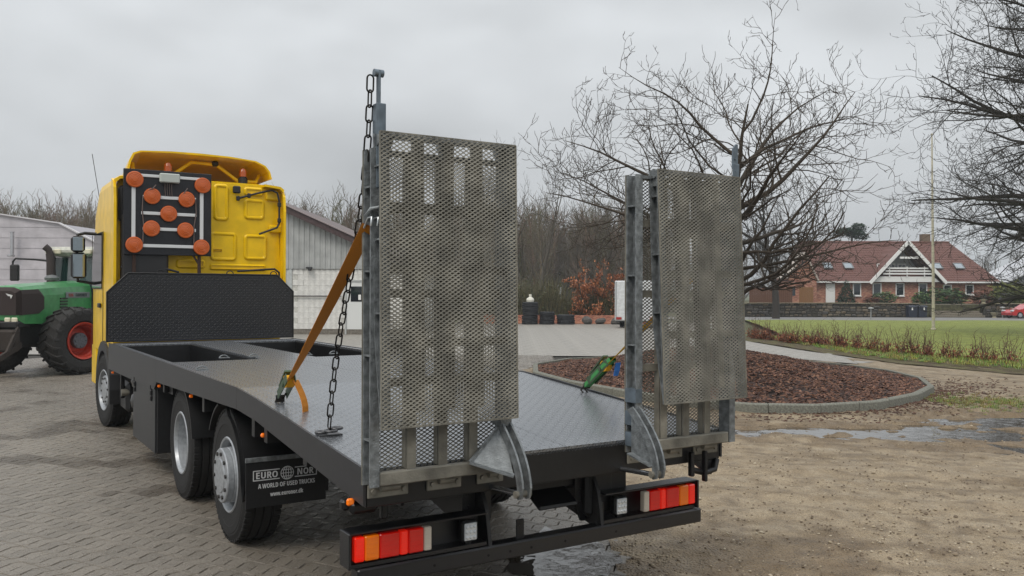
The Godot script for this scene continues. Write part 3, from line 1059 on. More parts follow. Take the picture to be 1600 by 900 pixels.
		# knuckles along the top
		for k in 3:
			var kn := MB.new()
			var x: float = q[3] + 0.05 + (q[4] - 0.1) * k / 2.0
			kn.cyl(Vector3(x - 0.04, 2.742 - (0.03 if q[1] > 0 else 0.0), 0.1), Vector3(x + 0.04, 2.742 - (0.03 if q[1] > 0 else 0.0), 0.1), 0.03, 12)
			kn.box(Vector3(x, 2.7 - (0.03 if q[1] > 0 else 0.0), 0.1), Vector3(0.06, 0.07, 0.05))
			part("fold_hinge", kn, g, T)
	# hinge plates below
	for q in [[-1.27, -1.04], [-0.93, -0.72], [-0.62, -0.45], [0.46, 0.62], [0.72, 0.92], [1.02, 1.24]]:
		mb = MB.new()
		mb.cbox(Vector3((q[0] + q[1]) / 2, 0.945, 0.004), Vector3(q[1] - q[0], 0.07, 0.014), 0.004)
		mb.cyl(Vector3(q[0] + 0.06, 0.965, 0.03), Vector3(q[1] - 0.06, 0.965, 0.03), 0.02, 10)
		for x in [q[0] + 0.03, q[1] - 0.03]: mb.cyl(Vector3(x, 0.945, 0.008), Vector3(x, 0.945, 0.024), 0.014, 6)
		part("ramp_hinge", mb, wg, T)
	# upright arms that take the chains
	mb = MB.new()
	mb.cbox(Vector3(-1.262, 2.715, 0.075), Vector3(0.012, 0.43, 0.055), 0.003)
	mb.cbox(Vector3(-1.24, 2.715, 0.1), Vector3(0.045, 0.43, 0.01), 0.003)
	mb.cbox(Vector3(-1.25, 2.99, 0.082), Vector3(0.012, 0.22, 0.036), 0.003)
	mb.cyl(Vector3(-1.275, 3.085, 0.08), Vector3(-1.225, 3.085, 0.08), 0.02, 12)
	part("chain_arm", mb, mat("blue_grey_steel", C(112, 124, 134), 0.45, 0.35, {"grain": [0.02, 0.75, 1.0], "scale": 2.0}), T)
	mb = MB.new()
	mb.cbox(Vector3(1.305, 2.62, 0.105), Vector3(0.06, 0.42, 0.01), 0.003)
	mb.cbox(Vector3(1.335, 2.62, 0.08), Vector3(0.01, 0.42, 0.05), 0.003)
	mb.prism_z([[1.28, 2.8], [1.328, 2.8], [1.328, 2.96], [1.312, 2.962], [1.284, 2.93]], 0.09, 0.102)
	for y in [2.78, 2.86]: mb.cyl(Vector3(1.3, y, 0.09), Vector3(1.3, y, 0.112), 0.007, 8)
	part("chain_arm", mb, mats["blue_grey_steel"], T)
	# hook bow for the strap on the near ramp
	mb = MB.new()
	mb.tube([Vector3(-1.2, 2.4, 0.14), Vector3(-1.25, 2.4, 0.13), Vector3(-1.3, 2.39, 0.11), Vector3(-1.315, 2.36, 0.09), Vector3(-1.3, 2.33, 0.08)], [0.012], 8)
	part("hook_bow", mb, g, T)
	# levers that swing the ramps, with their rams
	for q in [[-0.52, 0.0], [0.425, 1.0]]:
		var x: float = q[0]
		var lv := Node3D.new()
		lv.name = "ramp_lever"
		T.add_child(lv, true)
		for e in [-0.028, 0.022]:
			mb = MB.new()
			var out := []
			var inn := []
			for i in 13:
				var f := i / 12.0
				var a := lerpf(0.95, -0.25, f)
				var z := 0.10 + 0.235 * sin(f * 1.45)
				var y := lerpf(1.27, 0.93, pow(f, 1.12))
				out.append([z + 0.022, y + 0.012])
				inn.append([z - 0.028, y - 0.012])
			out.append([0.34, 0.885]); out.append([0.31, 0.875]); out.append([0.285, 0.895])
			inn.reverse()
			mb.prism_x(out + inn, x + e, x + e + 0.012)
			part("curved_plate", mb, g, lv)
		mb = MB.new() # gusset plate from the ramp frame to the curve
		var sd := -0.16 if q[1] == 0.0 else -0.02
		if q[1] == 0.0:
			var A := Vector3(x - 0.2, 1.06, 0.105)
			mb.tri(A, Vector3(x - 0.01, 1.0, 0.24), Vector3(x - 0.01, 1.25, 0.115))
			mb.tri(A + Vector3(0, 0, -0.01), Vector3(x - 0.01, 1.25, 0.105), Vector3(x - 0.01, 1.0, 0.23))
			mb.bar(A, Vector3(x - 0.01, 0.99, 0.245), 0.07, 0.01)
			mb.bar(A, Vector3(x - 0.01, 1.25, 0.11), 0.02, 0.014)
			mb.bar(Vector3(x, 1.27, 0.06), Vector3(x, 1.27, 0.15), 0.07, 0.05)
		else:
			mb.prism_x([[0.1, 1.26], [0.28, 1.02], [0.32, 0.95], [0.1, 1.0]], x - 0.014, x - 0.004)
			mb.bar(Vector3(x - 0.03, 1.0, 0.11), Vector3(x - 0.01, 0.95, 0.3), 0.06, 0.01)
		part("gusset_plate", mb, g, lv)
		mb = MB.new()
		mb.cyl(Vector3(x - 0.045, 0.905, 0.31), Vector3(x + 0.05, 0.905, 0.31), 0.02, 12)
		part("pivot_pin", mb, wg, lv)
		mb = MB.new()
		mb.cyl(Vector3(x, 0.9, 0.31), Vector3(x, 0.86, -0.35), 0.016, 12)
		part("ram_rod", mb, mat("chrome_rod", C(150, 152, 155), 0.2, 0.9), lv)
		mb = MB.new()
		mb.cyl(Vector3(x, 0.86, -0.3), Vector3(x, 0.8, -1.2), 0.035, 14)
		part("ram_cylinder", mb, black, lv)
	mb = MB.new() # stop box on the far ramp's near side
	for y in [1.34, 1.2, 1.07]: mb.box(Vector3(0.47, y, 0.05), Vector3(0.05, 0.085, 0.1))
	part("stop_block", mb, mats["blue_grey_steel"], T)
	return T

func build_flap(T: Node3D) -> void:
	var fl := Node3D.new()
	fl.name = "mud_flap"
	T.add_child(fl)
	var rub := mat("flap_rubber", C(18, 19, 22), 0.55, 0, {"grain": [0.05, 0.7, 1.0], "scale": 3.0})
	var mb := MB.new()
	mb.cbox(Vector3(-0.965, 0.56, -2.22), Vector3(0.61, 0.35, 0.012), 0.003)
	part("rubber_sheet", mb, rub, fl)
	mb = MB.new()
	mb.cbox(Vector3(-0.965, 0.738, -2.212), Vector3(0.62, 0.035, 0.012), 0.003)
	part("clamp_strip", mb, galv(), fl)
	var white := mat("print_white", C(196, 198, 200), 0.6)
	var z := -2.211
	lettering(fl, "EURO", Vector2(0.16, 0.047), Vector3(-1.115, 0.62, z), white)
	lettering(fl, "NOR", Vector2(0.125, 0.047), Vector3(-0.822, 0.62, z), white)
	lettering(fl, "A WORLD OF USED TRUCKS", Vector2(0.43, 0.033), Vector3(-0.965, 0.54, z), white)
	lettering(fl, "www.euronor.dk", Vector2(0.25, 0.033), Vector3(-0.965, 0.475, z), white)
	mb = MB.new() # outline round the name and a globe between its halves
	for q in [[-1.215, -1.02], [-0.905, -0.74]]:
		for y in [0.655, 0.585]: mb.box(Vector3((q[0] + q[1]) / 2, y, z), Vector3(q[1] - q[0], 0.006, 0.003))
	for x in [-1.215, -0.737]: mb.box(Vector3(x, 0.62, z), Vector3(0.006, 0.076, 0.003))
	for k in 3:
		var rr: float = [0.048, 0.03, 0.01][k]
		var pts := []
		for i in 25: pts.append(Vector3(-0.963 + cos(TAU * i / 24) * rr, 0.62 + sin(TAU * i / 24) * 0.048, z))
		mb.tube(pts, [0.0025], 4, false)
	for y in [-0.024, 0.0, 0.024]:
		var hw := sqrt(0.048 * 0.048 - y * y)
		mb.box(Vector3(-0.963, 0.62 + y, z), Vector3(hw * 2, 0.004, 0.003))
	part("globe_emblem", mb, white, fl)
	var f2 := MB.new()
	f2.cbox(Vector3(0.965, 0.56, -2.22), Vector3(0.61, 0.35, 0.012), 0.003)
	part("mud_flap", f2, rub, T)

func build_rear(T: Node3D, amber: Material) -> void:
	var black: Material = mats["chassis_black"]
	var bm := mat("bumper_black", C(20, 20, 23), 0.32, 0, {"grain": [0.03, 0.75, 1.0], "scale": 3.0, "bump": [0.4, 1.0], "spec": 0.6})
	var bp := Node3D.new()
	bp.name = "rear_bumper"
	T.add_child(bp)
	var mb := MB.new()
	mb.cbox(Vector3(0, 0.452, -0.2), Vector3(2.51, 0.095, 0.1), 0.01)
	part("bumper_beam", mb, bm, bp)
	mb = MB.new()
	for x in [-0.8, -0.45, -0.3, -0.15, 0.1, 0.5]: mb.cyl(Vector3(x, 0.45, -0.151), Vector3(x, 0.45, -0.148), 0.008, 8)
	part("bolt_hole", mb, mat("hole_black", C(8, 8, 8), 0.9), bp)
	var red := mat("red_lens", C(196, 18, 10), 0.16, 0, {"coat": 0.7, "emit": Color(0.9, 0.04, 0.01), "energy": 0.05})
	var hot := mat("lit_red_lens", C(222, 30, 14), 0.16, 0, {"coat": 0.7, "emit": Color(1.0, 0.14, 0.05), "energy": 0.16})
	var oran := mat("orange_lens", C(218, 112, 12), 0.16, 0, {"coat": 0.7, "emit": Color(1.0, 0.35, 0.02), "energy": 0.06})
	var clear := mat("white_lens", C(196, 186, 172), 0.2, 0, {"coat": 0.6})
	for s in [-1.0, 1.0]:
		var lg := Node3D.new()
		lg.name = "tail_lamp"
		bp.add_child(lg, true)
		mb = MB.new()
		var x0: float = -1.3 if s < 0 else 0.42
		var x1: float = -0.45 if s < 0 else 1.22
		mb.cbox(Vector3((x0 + x1) / 2, 0.69, -0.22), Vector3(x1 - x0, 0.012, 0.12), 0.003)
		mb.box(Vector3((x0 + x1) / 2, 0.6, -0.275), Vector3(x1 - x0, 0.17, 0.01))
		var e := x0 if s < 0 else x1
		mb.cbox(Vector3(e, 0.6, -0.215), Vector3(0.014, 0.19, 0.135), 0.003)
		mb.box(Vector3((x0 + x1) / 2, 0.515, -0.22), Vector3(x1 - x0, 0.02, 0.1))
		part("lamp_housing", mb, bm, lg)
		# lens panes from the outer end inwards: red, amber, red, bright red, red, white
		var x := (-1.275 if s < 0 else 1.195)
		for q in [[0.06, hot], [0.085, oran], [0.12, red], [0.05, hot], [0.095, red], [0.05, clear]]:
			mb = MB.new()
			var w: float = q[0]
			mb.cbox(Vector3(x - s * w * 0.5, 0.605, -0.172), Vector3(w - 0.003, 0.132, 0.045), 0.006)
			for k in 5: mb.box(Vector3(x - s * w * 0.5, 0.555 + k * 0.025, -0.149), Vector3(w - 0.014, 0.003, 0.003))
			part("lamp_lens", mb, q[1], lg)
			x -= s * w
		# work lamp beside it
		mb = MB.new()
		var wx: float = -0.56 if s < 0 else 0.56
		mb.cbox(Vector3(wx, 0.6, -0.2), Vector3(0.1, 0.12, 0.06), 0.012)
		mb.box(Vector3(wx, 0.525, -0.2), Vector3(0.04, 0.05, 0.02))
		part("work_lamp_body", mb, black, lg)
		mb = MB.new()
		mb.cbox(Vector3(wx, 0.6, -0.166), Vector3(0.082, 0.1, 0.012), 0.004)
		for i in 3:
			for j in 3: mb.at(Vector3(wx - 0.025 + i * 0.025, 0.57 + j * 0.03, -0.16), Basis(Vector3.RIGHT, PI / 2)); mb.lathe(V2([[0.012, 0], [0.008, 0.006], [0.0, 0.008]]), 8)
		part("work_lamp_lens", mb, mat("clear_lens", C(205, 210, 214), 0.12, 0.3, {"coat": 0.8}), lg)
	# plates and brackets that hang between frame and bumper
	for x in [-0.43, 0.40]:
		mb = MB.new()
		mb.prism_z([[x - 0.1, 0.9], [x + 0.1, 0.9], [x + 0.1, 0.62], [x + 0.05, 0.5], [x - 0.05, 0.5], [x - 0.1, 0.62]], -0.34, -0.32)
		mb.prism_x([[-0.32, 0.92], [-0.9, 0.92], [-0.9, 0.62], [-0.26, 0.48], [-0.16, 0.5], [-0.2, 0.7]], x - 0.012, x + 0.012)
		for y in [0.62, 0.7, 0.78, 0.85]:
			for dx in [-0.06, 0.06]: mb.cyl(Vector3(x + dx, y, -0.32), Vector3(x + dx, y, -0.312), 0.011, 6)
		part("bumper_bracket", mb, black, bp)
	mb = MB.new()
	mb.cbox(Vector3(-0.2, 0.55, -0.2), Vector3(0.055, 0.13, 0.012), 0.003)
	mb.cyl(Vector3(-0.2, 0.585, -0.195), Vector3(-0.2, 0.585, -0.19), 0.01, 8)
	part("bumper_tab", mb, black, bp)
	mb = MB.new()
	mb.cbox(Vector3(0.41, 0.56, -0.2), Vector3(0.055, 0.16, 0.012), 0.003)
	mb.cbox(Vector3(0.52, 0.8, -0.26), Vector3(0.3, 0.3, 0.014), 0.004)
	mb.cbox(Vector3(0.46, 0.68, -0.35), Vector3(0.22, 0.3, 0.2), 0.03)
	part("side_plate", mb, black, bp)
	# tow coupling cover and valve boxes in the middle
	var mid := MB.new()
	mid.at(Vector3(0.1, 0.7, -0.32), Basis(Vector3.RIGHT, 0.5))
	mid.cbox(Vector3(), Vector3(0.3, 0.03, 0.24), 0.012)
	mid.at(Vector3())
	mid.cbox(Vector3(0.1, 0.78, -0.45), Vector3(0.5, 0.14, 0.2), 0.02)
	mid.cbox(Vector3(-0.1, 0.9, -0.3), Vector3(0.4, 0.1, 0.2), 0.02)
	part("tow_coupling", mid, black, T)
	mid = MB.new()
	mid.prism_x([[-0.5, 0.92], [-1.7, 0.92], [-1.7, 0.62], [-0.55, 0.7]], -0.82, -0.8)
	for k in 14: mid.cyl(Vector3(-0.81, 0.72 + 0.05 * (k % 3), -0.6 - 0.08 * k), Vector3(-0.835, 0.72 + 0.05 * (k % 3), -0.6 - 0.08 * k), 0.012, 6)
	mid.cbox(Vector3(-0.95, 0.78, -0.6), Vector3(0.14, 0.1, 0.1), 0.02)
	part("winch_plate", mid, black, T)
	mid = MB.new()
	mid.cbox(Vector3(0.32, 0.9, -0.2), Vector3(0.13, 0.03, 0.02), 0.004)
	mid.cbox(Vector3(-0.42, 0.9, -0.12), Vector3(0.13, 0.03, 0.02), 0.004)
	part("number_plate_lamp", mid, mat("pale_lamp", C(150, 152, 150), 0.3), T)
	# end marker lamp on a rubber arm, low at the near corner
	mid = MB.new()
	mid.cbox(Vector3(-1.22, 0.83, -0.2), Vector3(0.16, 0.07, 0.12), 0.02)
	mid.cbox(Vector3(-1.29, 0.845, -0.2), Vector3(0.09, 0.055, 0.06), 0.012)
	mid.cbox(Vector3(-1.1, 0.80, -0.17), Vector3(0.04, 0.1, 0.04), 0.008)
	part("marker_arm", mid, black, T)
	mid = MB.new()
	mid.cbox(Vector3(-1.295, 0.865, -0.16), Vector3(0.045, 0.04, 0.02), 0.012)
	part("marker_lamp", mid, amber, T)
	# step bracket under the far ramp
	mid = MB.new()
	mid.prism_z([[0.95, 0.95], [1.27, 0.95], [1.24, 0.8], [1.2, 0.76], [1.12, 0.8], [1.0, 0.88]], -0.03, -0.01)
	mid.cbox(Vector3(0.98, 0.86, 0.03), Vector3(0.03, 0.16, 0.04), 0.006)
	mid.cbox(Vector3(1.08, 0.84, 0.05), Vector3(0.025, 0.2, 0.04), 0.006)
	mid.tube([Vector3(0.99, 0.82, 0.03), Vector3(1.1, 0.79, 0.03), Vector3(1.2, 0.8, 0.02), Vector3(1.24, 0.86, 0.0)], [0.02], 8)
	part("ramp_latch", mid, black, T)

func build_cab(T: Node3D) -> void:
	var yel := mat("yellow_paint", C(246, 200, 6), 0.32, 0, {"coat": 0.15, "crough": 0.15, "spec": 0.4, "grain": [0.012, 0.88, 1.0], "scale": 0.8})
	var black: Material = mats["chassis_black"]
	var plast := mat("black_plastic", C(30, 30, 32), 0.55)
	var glass := mat("dark_glass", C(22, 27, 30), 0.05, 0, {"spec": 0.7})
	var cab := Node3D.new()
	cab.name = "cab"
	T.add_child(cab)
	var mb := MB.new()
	# hull: cross sections from rear to front
	var secs := []
	for q in [[-9.16, 1.19, 3.60], [-9.3, 1.215, 3.63], [-10.6, 1.22, 3.62], [-11.2, 1.2, 3.3], [-11.45, 1.17, 2.7], [-11.5, 1.16, 1.1]]:
		var ring := []
		var w: float = q[1]
		var h: float = q[2]
		for p in [[-1.0, 1.08], [-1.0, 1.5], [-1.0, 2.1], [-0.985, 2.8], [-0.975, h - 0.14], [-0.95, h - 0.05], [-0.89, h - 0.005], [0.0, h + 0.015], [0.89, h - 0.005], [0.95, h - 0.05], [0.975, h - 0.14], [0.985, 2.8], [1.0, 2.1], [1.0, 1.5], [1.0, 1.08]]:
			ring.append(Vector3(p[0] * w, minf(p[1], h), q[0]))
		secs.append(ring)
	for i in secs.size() - 1:
		for k in 14: mb.quad(secs[i][k], secs[i + 1][k], secs[i + 1][k + 1], secs[i][k + 1])
	for k in range(1, 14):
		mb.tri(secs[0][0], secs[0][k], secs[0][k + 1])
	var m5: int = secs.size() - 1
	for k in range(1, 14): mb.tri(secs[m5][0], secs[m5][k + 1], secs[m5][k])
	# flip check is not needed: both faces are drawn
	part("cab_shell", mb, yel, cab)
	# pressed fields on the rear wall
	for q in [[0.17, 0.4, 3.02, 3.58], [0.62, 0.94, 3.06, 3.38], [0.62, 0.92, 3.42, 3.56], [0.12, 0.52, 2.42, 2.86], [0.62, 0.98, 2.44, 2.84], [-0.36, 0.06, 2.3, 2.44], [0.12, 0.96, 2.28, 2.38], [-0.4, 0.3, 2.56, 2.6]]:
		mb = MB.new()
		var c := Vector3((q[0] + q[1]) / 2, (q[2] + q[3]) / 2, -9.155)
		var hx: float = (q[1] - q[0]) / 2
		var hy: float = (q[3] - q[2]) / 2
		var rings := []
		for lv in [[0.0, 0.0], [0.022, 0.022], [0.04, 0.022], [0.055, 0.008]]:
			var ring := []
			var r0 := minf(0.07, minf(hx, hy) * 0.7)
			for i in 20:
				var a := TAU * (i + 0.5) / 20
				var cc := Vector2(signf(cos(a)) * (hx - r0), signf(sin(a)) * (hy - r0))
				var rr := maxf(r0 - lv[0], 0.01)
				ring.append(c + Vector3(cc.x + cos(a) * rr - signf(cos(a)) * 0.0, cc.y + sin(a) * rr, lv[1]))
			rings.append(ring)
		for l in 3:
			for i in 20: mb.quad(rings[l][i], rings[l][(i + 1) % 20], rings[l + 1][(i + 1) % 20], rings[l + 1][i])
		for i in range(1, 19): mb.tri(rings[3][0], rings[3][i], rings[3][i + 1])
		part("pressed_panel", mb, yel, cab)
	# side deflectors that stand back from the rear corners
	for s in [-1, 1]:
		mb = MB.new()
		mb.prism_x([[-9.2, 1.35], [-8.98, 1.35], [-8.97, 3.2], [-9.0, 3.42], [-9.08, 3.52], [-9.2, 3.56]], s * 1.2 - 0.018, s * 1.2 + 0.018)
		mb.prism_z([[s * 1.2, 3.53], [s * 1.14, 3.575], [s * 0.9, 3.60], [s * 0.9, 3.565], [s * 1.13, 3.54], [s * 1.18, 3.49]], -9.18, -9.0)
		part("side_deflector", mb, yel, cab)
	for q in [[1.06, 3.45, 0.22, 0.16], [1.1, 2.93, 0.2, 0.12]]:
		mb = MB.new()
		mb.cbox(Vector3(q[0], q[1], -9.13), Vector3(q[2], q[3], 0.05), 0.02)
		part("deflector_mount", mb, yel, cab)
	mb = MB.new()
	mb.tube([Vector3(0.52, 3.37, -9.1), Vector3(0.8, 3.46, -9.06), Vector3(1.02, 3.52, -9.04), Vector3(1.1, 3.48, -9.03), Vector3(1.13, 3.35, -9.03), Vector3(1.13, 3.02, -9.03), Vector3(1.1, 2.95, -9.04), Vector3(0.83, 2.84, -9.06)], [0.016], 8)
	for p in [Vector3(0.68, 3.42, -9.08), Vector3(1.13, 3.3, -9.03), Vector3(1.13, 3.06, -9.03), Vector3(0.52, 3.37, -9.1)]: mb.cbox(p, Vector3(0.05, 0.07, 0.05), 0.01)
	part("grab_rail", mb, plast, cab)
	mb = MB.new()
	mb.cbox(Vector3(0.5, 3.5, -9.1), Vector3(0.11, 0.11, 0.06), 0.015)
	part("rear_work_lamp", mb, plast, cab)
	mb = MB.new()
	mb.tube([Vector3(0.5, 2.27, -9.05), Vector3(0.9, 2.3, -9.0), Vector3(1.05, 2.31, -9.0), Vector3(1.12, 2.26, -9.0), Vector3(1.13, 2.1, -9.0)], [0.016], 8)
	mb.tube([Vector3(-1.12, 2.3, -9.0), Vector3(-0.9, 2.36, -9.0), Vector3(-0.5, 2.28, -8.97), Vector3(-0.35, 2.24, -8.97)], [0.016], 8)
	part("hose", mb, plast, cab)
	# air intake behind the near corner
	mb = MB.new()
	mb.cbox(Vector3(-0.8, 2.2, -9.06), Vector3(0.62, 1.7, 0.2), 0.03)
	mb.cbox(Vector3(-1.06, 3.2, -9.1), Vector3(0.16, 0.5, 0.16), 0.03)
	part("air_intake", mb, plast, cab)
	# roof spoiler: a shell open to the rear
	mb = MB.new()
	var arch := [Vector2(-1.0, 3.72), Vector2(-0.97, 3.85), Vector2(-0.92, 3.96), Vector2(-0.82, 4.0), Vector2(-0.4, 4.025), Vector2(0.0, 4.03), Vector2(0.45, 4.02), Vector2(0.85, 3.985), Vector2(1.0, 3.92), Vector2(1.07, 3.83), Vector2(1.1, 3.72)]
	var rows := []
	for i in 9:
		var s := i / 8.0
		var outr := []
		var inr := []
		for p in arch:
			var q := Vector3(p.x * (1.0 - 0.1 * s), lerpf(p.y, 3.6, pow(s, 1.7)), lerpf(-9.3, -11.0, s))
			outr.append(q)
			var cc := Vector3(0, 3.4, q.z)
			inr.append(q + (cc - q).normalized() * 0.03)
		rows.append([outr, inr])
	for i in 8:
		for k in 10:
			for l in 2: mb.quad(rows[i][l][k], rows[i][l][k + 1], rows[i + 1][l][k + 1], rows[i + 1][l][k])
	for k in 10: mb.quad(rows[0][0][k], rows[0][0][k + 1], rows[0][1][k + 1], rows[0][1][k])
	part("roof_spoiler", mb, yel, cab)
	mb = MB.new()
	mb.tube([Vector3(-0.4, 3.66, -9.5), Vector3(-0.05, 3.93, -9.6), Vector3(0.32, 3.92, -9.6), Vector3(0.62, 3.68, -9.5), Vector3(0.9, 3.68, -9.5), Vector3(0.98, 3.8, -9.6)], [0.028], 10)
	mb.tube([Vector3(-0.88, 3.62, -9.5), Vector3(-0.88, 3.85, -9.6)], [0.03], 10)
	part("spoiler_strut", mb, yel, cab)
	mb = MB.new()
	mb.cbox(Vector3(0.3, 3.93, -9.59), Vector3(0.1, 0.08, 0.08), 0.02)
	part("strut_clamp", mb, plast, cab)
	for x in [-0.42, 0.68]:
		mb = MB.new()
		mb.at(Vector3(x, 3.66, -9.42))
		mb.lathe(V2([[0.07, -0.06], [0.07, 0.05], [0.05, 0.07], [0.05, 0.09]]), 16)
		part("beacon_base", mb, plast, cab)
		mb = MB.new()
		mb.at(Vector3(x, 3.74, -9.42))
		mb.lathe(V2([[0.055, 0.0], [0.058, 0.08], [0.045, 0.12], [0.02, 0.135], [0.0, 0.138]]), 16)
		part("beacon", mb, mat("beacon_amber", C(176, 84, 28), 0.2, 0, {"coat": 0.6}), cab)
	# door, glass and mirrors on the near side
	mb = MB.new()
	mb.prism_x([[-11.1, 2.0], [-10.05, 2.0], [-10.05, 2.85], [-10.85, 2.85], [-11.1, 2.4]], -1.232, -1.215)
	part("side_window", mb, glass, cab)
	mb = MB.new()
	for z in [-9.95, -11.15]: mb.box(Vector3(-1.222, 1.9, z), Vector3(0.008, 1.9, 0.012))
	mb.cbox(Vector3(-1.24, 1.75, -10.2), Vector3(0.03, 0.07, 0.2), 0.01)
	part("door_trim", mb, plast, cab)
	mb = MB.new()
	mb.box(Vector3(0, 2.4, -11.42), Vector3(2.1, 0.9, 0.16))
	part("windscreen", mb, glass, cab)
	var mir := mat("mirror_glass", C(150, 160, 165), 0.03, 0.9)
	for q in [[2.79, 0.25, -1.47, 0.2], [2.46, 0.4, -1.46, 0.22]]:
		mb = MB.new()
		mb.cbox(Vector3(q[2], q[0] - 0.1, -10.78), Vector3(q[3], q[1], 0.1), 0.04)
		part("mirror_housing", mb, plast, cab)
		mb = MB.new()
		mb.cbox(Vector3(q[2], q[0] - 0.1, -10.724), Vector3(q[3] - 0.05, q[1] - 0.05, 0.008), 0.003)
		part("mirror", mb, mir, cab)
	mb = MB.new()
	mb.tube([Vector3(-1.2, 2.86, -10.85), Vector3(-1.36, 2.87, -10.88), Vector3(-1.47, 2.84, -10.85), Vector3(-1.48, 2.5, -10.84), Vector3(-1.46, 2.12, -10.85), Vector3(-1.2, 2.08, -10.85)], [0.025], 8)
	part("mirror_arm", mb, plast, cab)
	# wheel arch and lower trim round the front wheel
	mb = MB.new()
	var arc := []
	for i in 13:
		var a := deg_to_rad(lerpf(195, -15, i / 12.0))
		arc.append([-9.75 + cos(a) * 0.72, 0.56 + sin(a) * 0.68])
	for i in range(12, -1, -1):
		var a := deg_to_rad(lerpf(195, -15, i / 12.0))
		arc.append([-9.75 + cos(a) * 0.6, 0.52 + sin(a) * 0.58])
	mb.prism_x(arc, -1.25, -0.75)
	part("wheel_arch", mb, plast, cab)
	mb = MB.new()
	mb.prism_x(arc, 0.75, 1.25)
	part("wheel_arch", mb, plast, cab)
	mb = MB.new()
	mb.cbox(Vector3(0, 0.8, -11.1), Vector3(2.4, 0.7, 0.6), 0.06)
	part("front_bumper", mb, yel, cab)
	mb = MB.new()
	mb.cyl(Vector3(-1.15, 3.4, -10.9), Vector3(-1.28, 4.1, -10.75), 0.005, 5)
	part("aerial", mb, plast, cab)

func build_warning_board(T: Node3D) -> void:
	var wb := Node3D.new()
	wb.name = "warning_board"
	T.add_child(wb)
	var mb := MB.new()
	mb.cbox(Vector3(-0.505, 3.08, -8.945), Vector3(1.19, 1.2, 0.035), 0.006)
	part("board", mb, mat("board_black", C(24, 26, 34), 0.45, 0, {"grain": [0.03, 0.7, 1.0], "scale": 3.0}), wb)
	var alu := mat("white_strip", C(205, 207, 208), 0.45, 0.1)
	for q in [[-0.97, -0.02, 3.575, 3.615], [-0.85, -0.13, 3.275, 3.32], [-0.87, -0.12, 3.045, 3.09], [-0.85, -0.13, 2.825, 2.87], [-0.86, -0.14, 2.585, 2.63], [-0.995, -0.945, 2.7, 3.44], [-0.075, -0.025, 2.72, 3.44]]:
		mb = MB.new()
		mb.cbox(Vector3((q[0] + q[1]) / 2, (q[2] + q[3]) / 2, -8.92), Vector3(q[1] - q[0], q[3] - q[2], 0.02), 0.004)
		part("strip", mb, alu, wb)
	var am := mat("warning_amber", C(186, 86, 26), 0.42, 0, {"coat": 0.2})
	for p in [[-0.958, 3.53], [-0.041, 3.505], [-0.962, 2.615], [-0.055, 2.605], [-0.73, 3.308], [-0.263, 3.288], [-0.737, 2.851], [-0.279, 2.843], [-0.507, 3.071]]:
		mb = MB.new()
		mb.at(Vector3(p[0], p[1], -8.915), Basis(Vector3.RIGHT, PI / 2))
		mb.lathe(V2([[0.112, -0.005], [0.114, 0.024], [0.108, 0.034], [0.09, 0.037], [0.086, 0.033], [0.07, 0.039], [0.066, 0.035], [0.05, 0.041], [0.046, 0.037], [0.03, 0.042], [0.0, 0.043]]), 28)
		part("amber_lamp", mb, am, wb)
	mb = MB.new()
	mb.cbox(Vector3(-0.5, 3.575, -8.885), Vector3(0.27, 0.13, 0.07), 0.012)
	part("junction_box", mb, mat("grey_box", C(176, 182, 176), 0.5), wb)
	mb = MB.new()
	for x in [-0.56, -0.53, -0.5, -0.47]: mb.tube([Vector3(x, 3.52, -8.9), Vector3(x, 3.42, -8.905), Vector3(x + 0.01, 3.32, -8.91)], [0.006], 5)
	mb.tube([Vector3(-0.83, 3.36, -8.9), Vector3(-0.72, 3.42, -8.87), Vector3(-0.68, 3.47, -8.9)], [0.008], 5)
	mb.tube([Vector3(-0.36, 3.33, -8.9), Vector3(-0.3, 3.38, -8.88), Vector3(-0.25, 3.45, -8.9)], [0.008], 5)
	mb.tube([Vector3(-0.85, 3.3, -8.905), Vector3(-0.86, 3.1, -8.9), Vector3(-0.84, 2.9, -8.905), Vector3(-0.85, 2.65, -8.905)], [0.009], 5)
	mb.tube([Vector3(-0.14, 3.3, -8.905), Vector3(-0.13, 3.1, -8.9), Vector3(-0.16, 2.9, -8.905), Vector3(-0.16, 2.65, -8.905)], [0.009], 5)
	part("wiring", mb, mat("wire_grey", C(96, 84, 80), 0.6), wb)
	mb = MB.new()
	for x in [-0.955, -0.075]: mb.cbox(Vector3(x, 2.38, -8.95), Vector3(0.045, 0.36, 0.03), 0.004)
	mb.bar(Vector3(-0.18, 2.52, -8.95), Vector3(-0.08, 2.36, -8.95), 0.025, 0.025)
	part("post", mb, mat("rusty_post", C(70, 48, 38), 0.85, 0, {"grain": [0.05, 0.6, 1.0], "scale": 4.0}), wb)

func link_mesh(l: float, w: float, r: float) -> ArrayMesh:
	var mb := MB.new()
	var pts := []
	var n := 8
	for i in n + 1:
		var a := PI * i / n
		pts.append(Vector3(cos(a) * w, l * 0.5 - w + sin(a) * w, 0))
	for i in n + 1:
		var a := PI + PI * i / n
		pts.append(Vector3(cos(a) * w, -(l * 0.5 - w) + sin(a) * w, 0))
	pts.append(pts[0])
	mb.tube(pts, [r], 6, false)
	return mb.done()

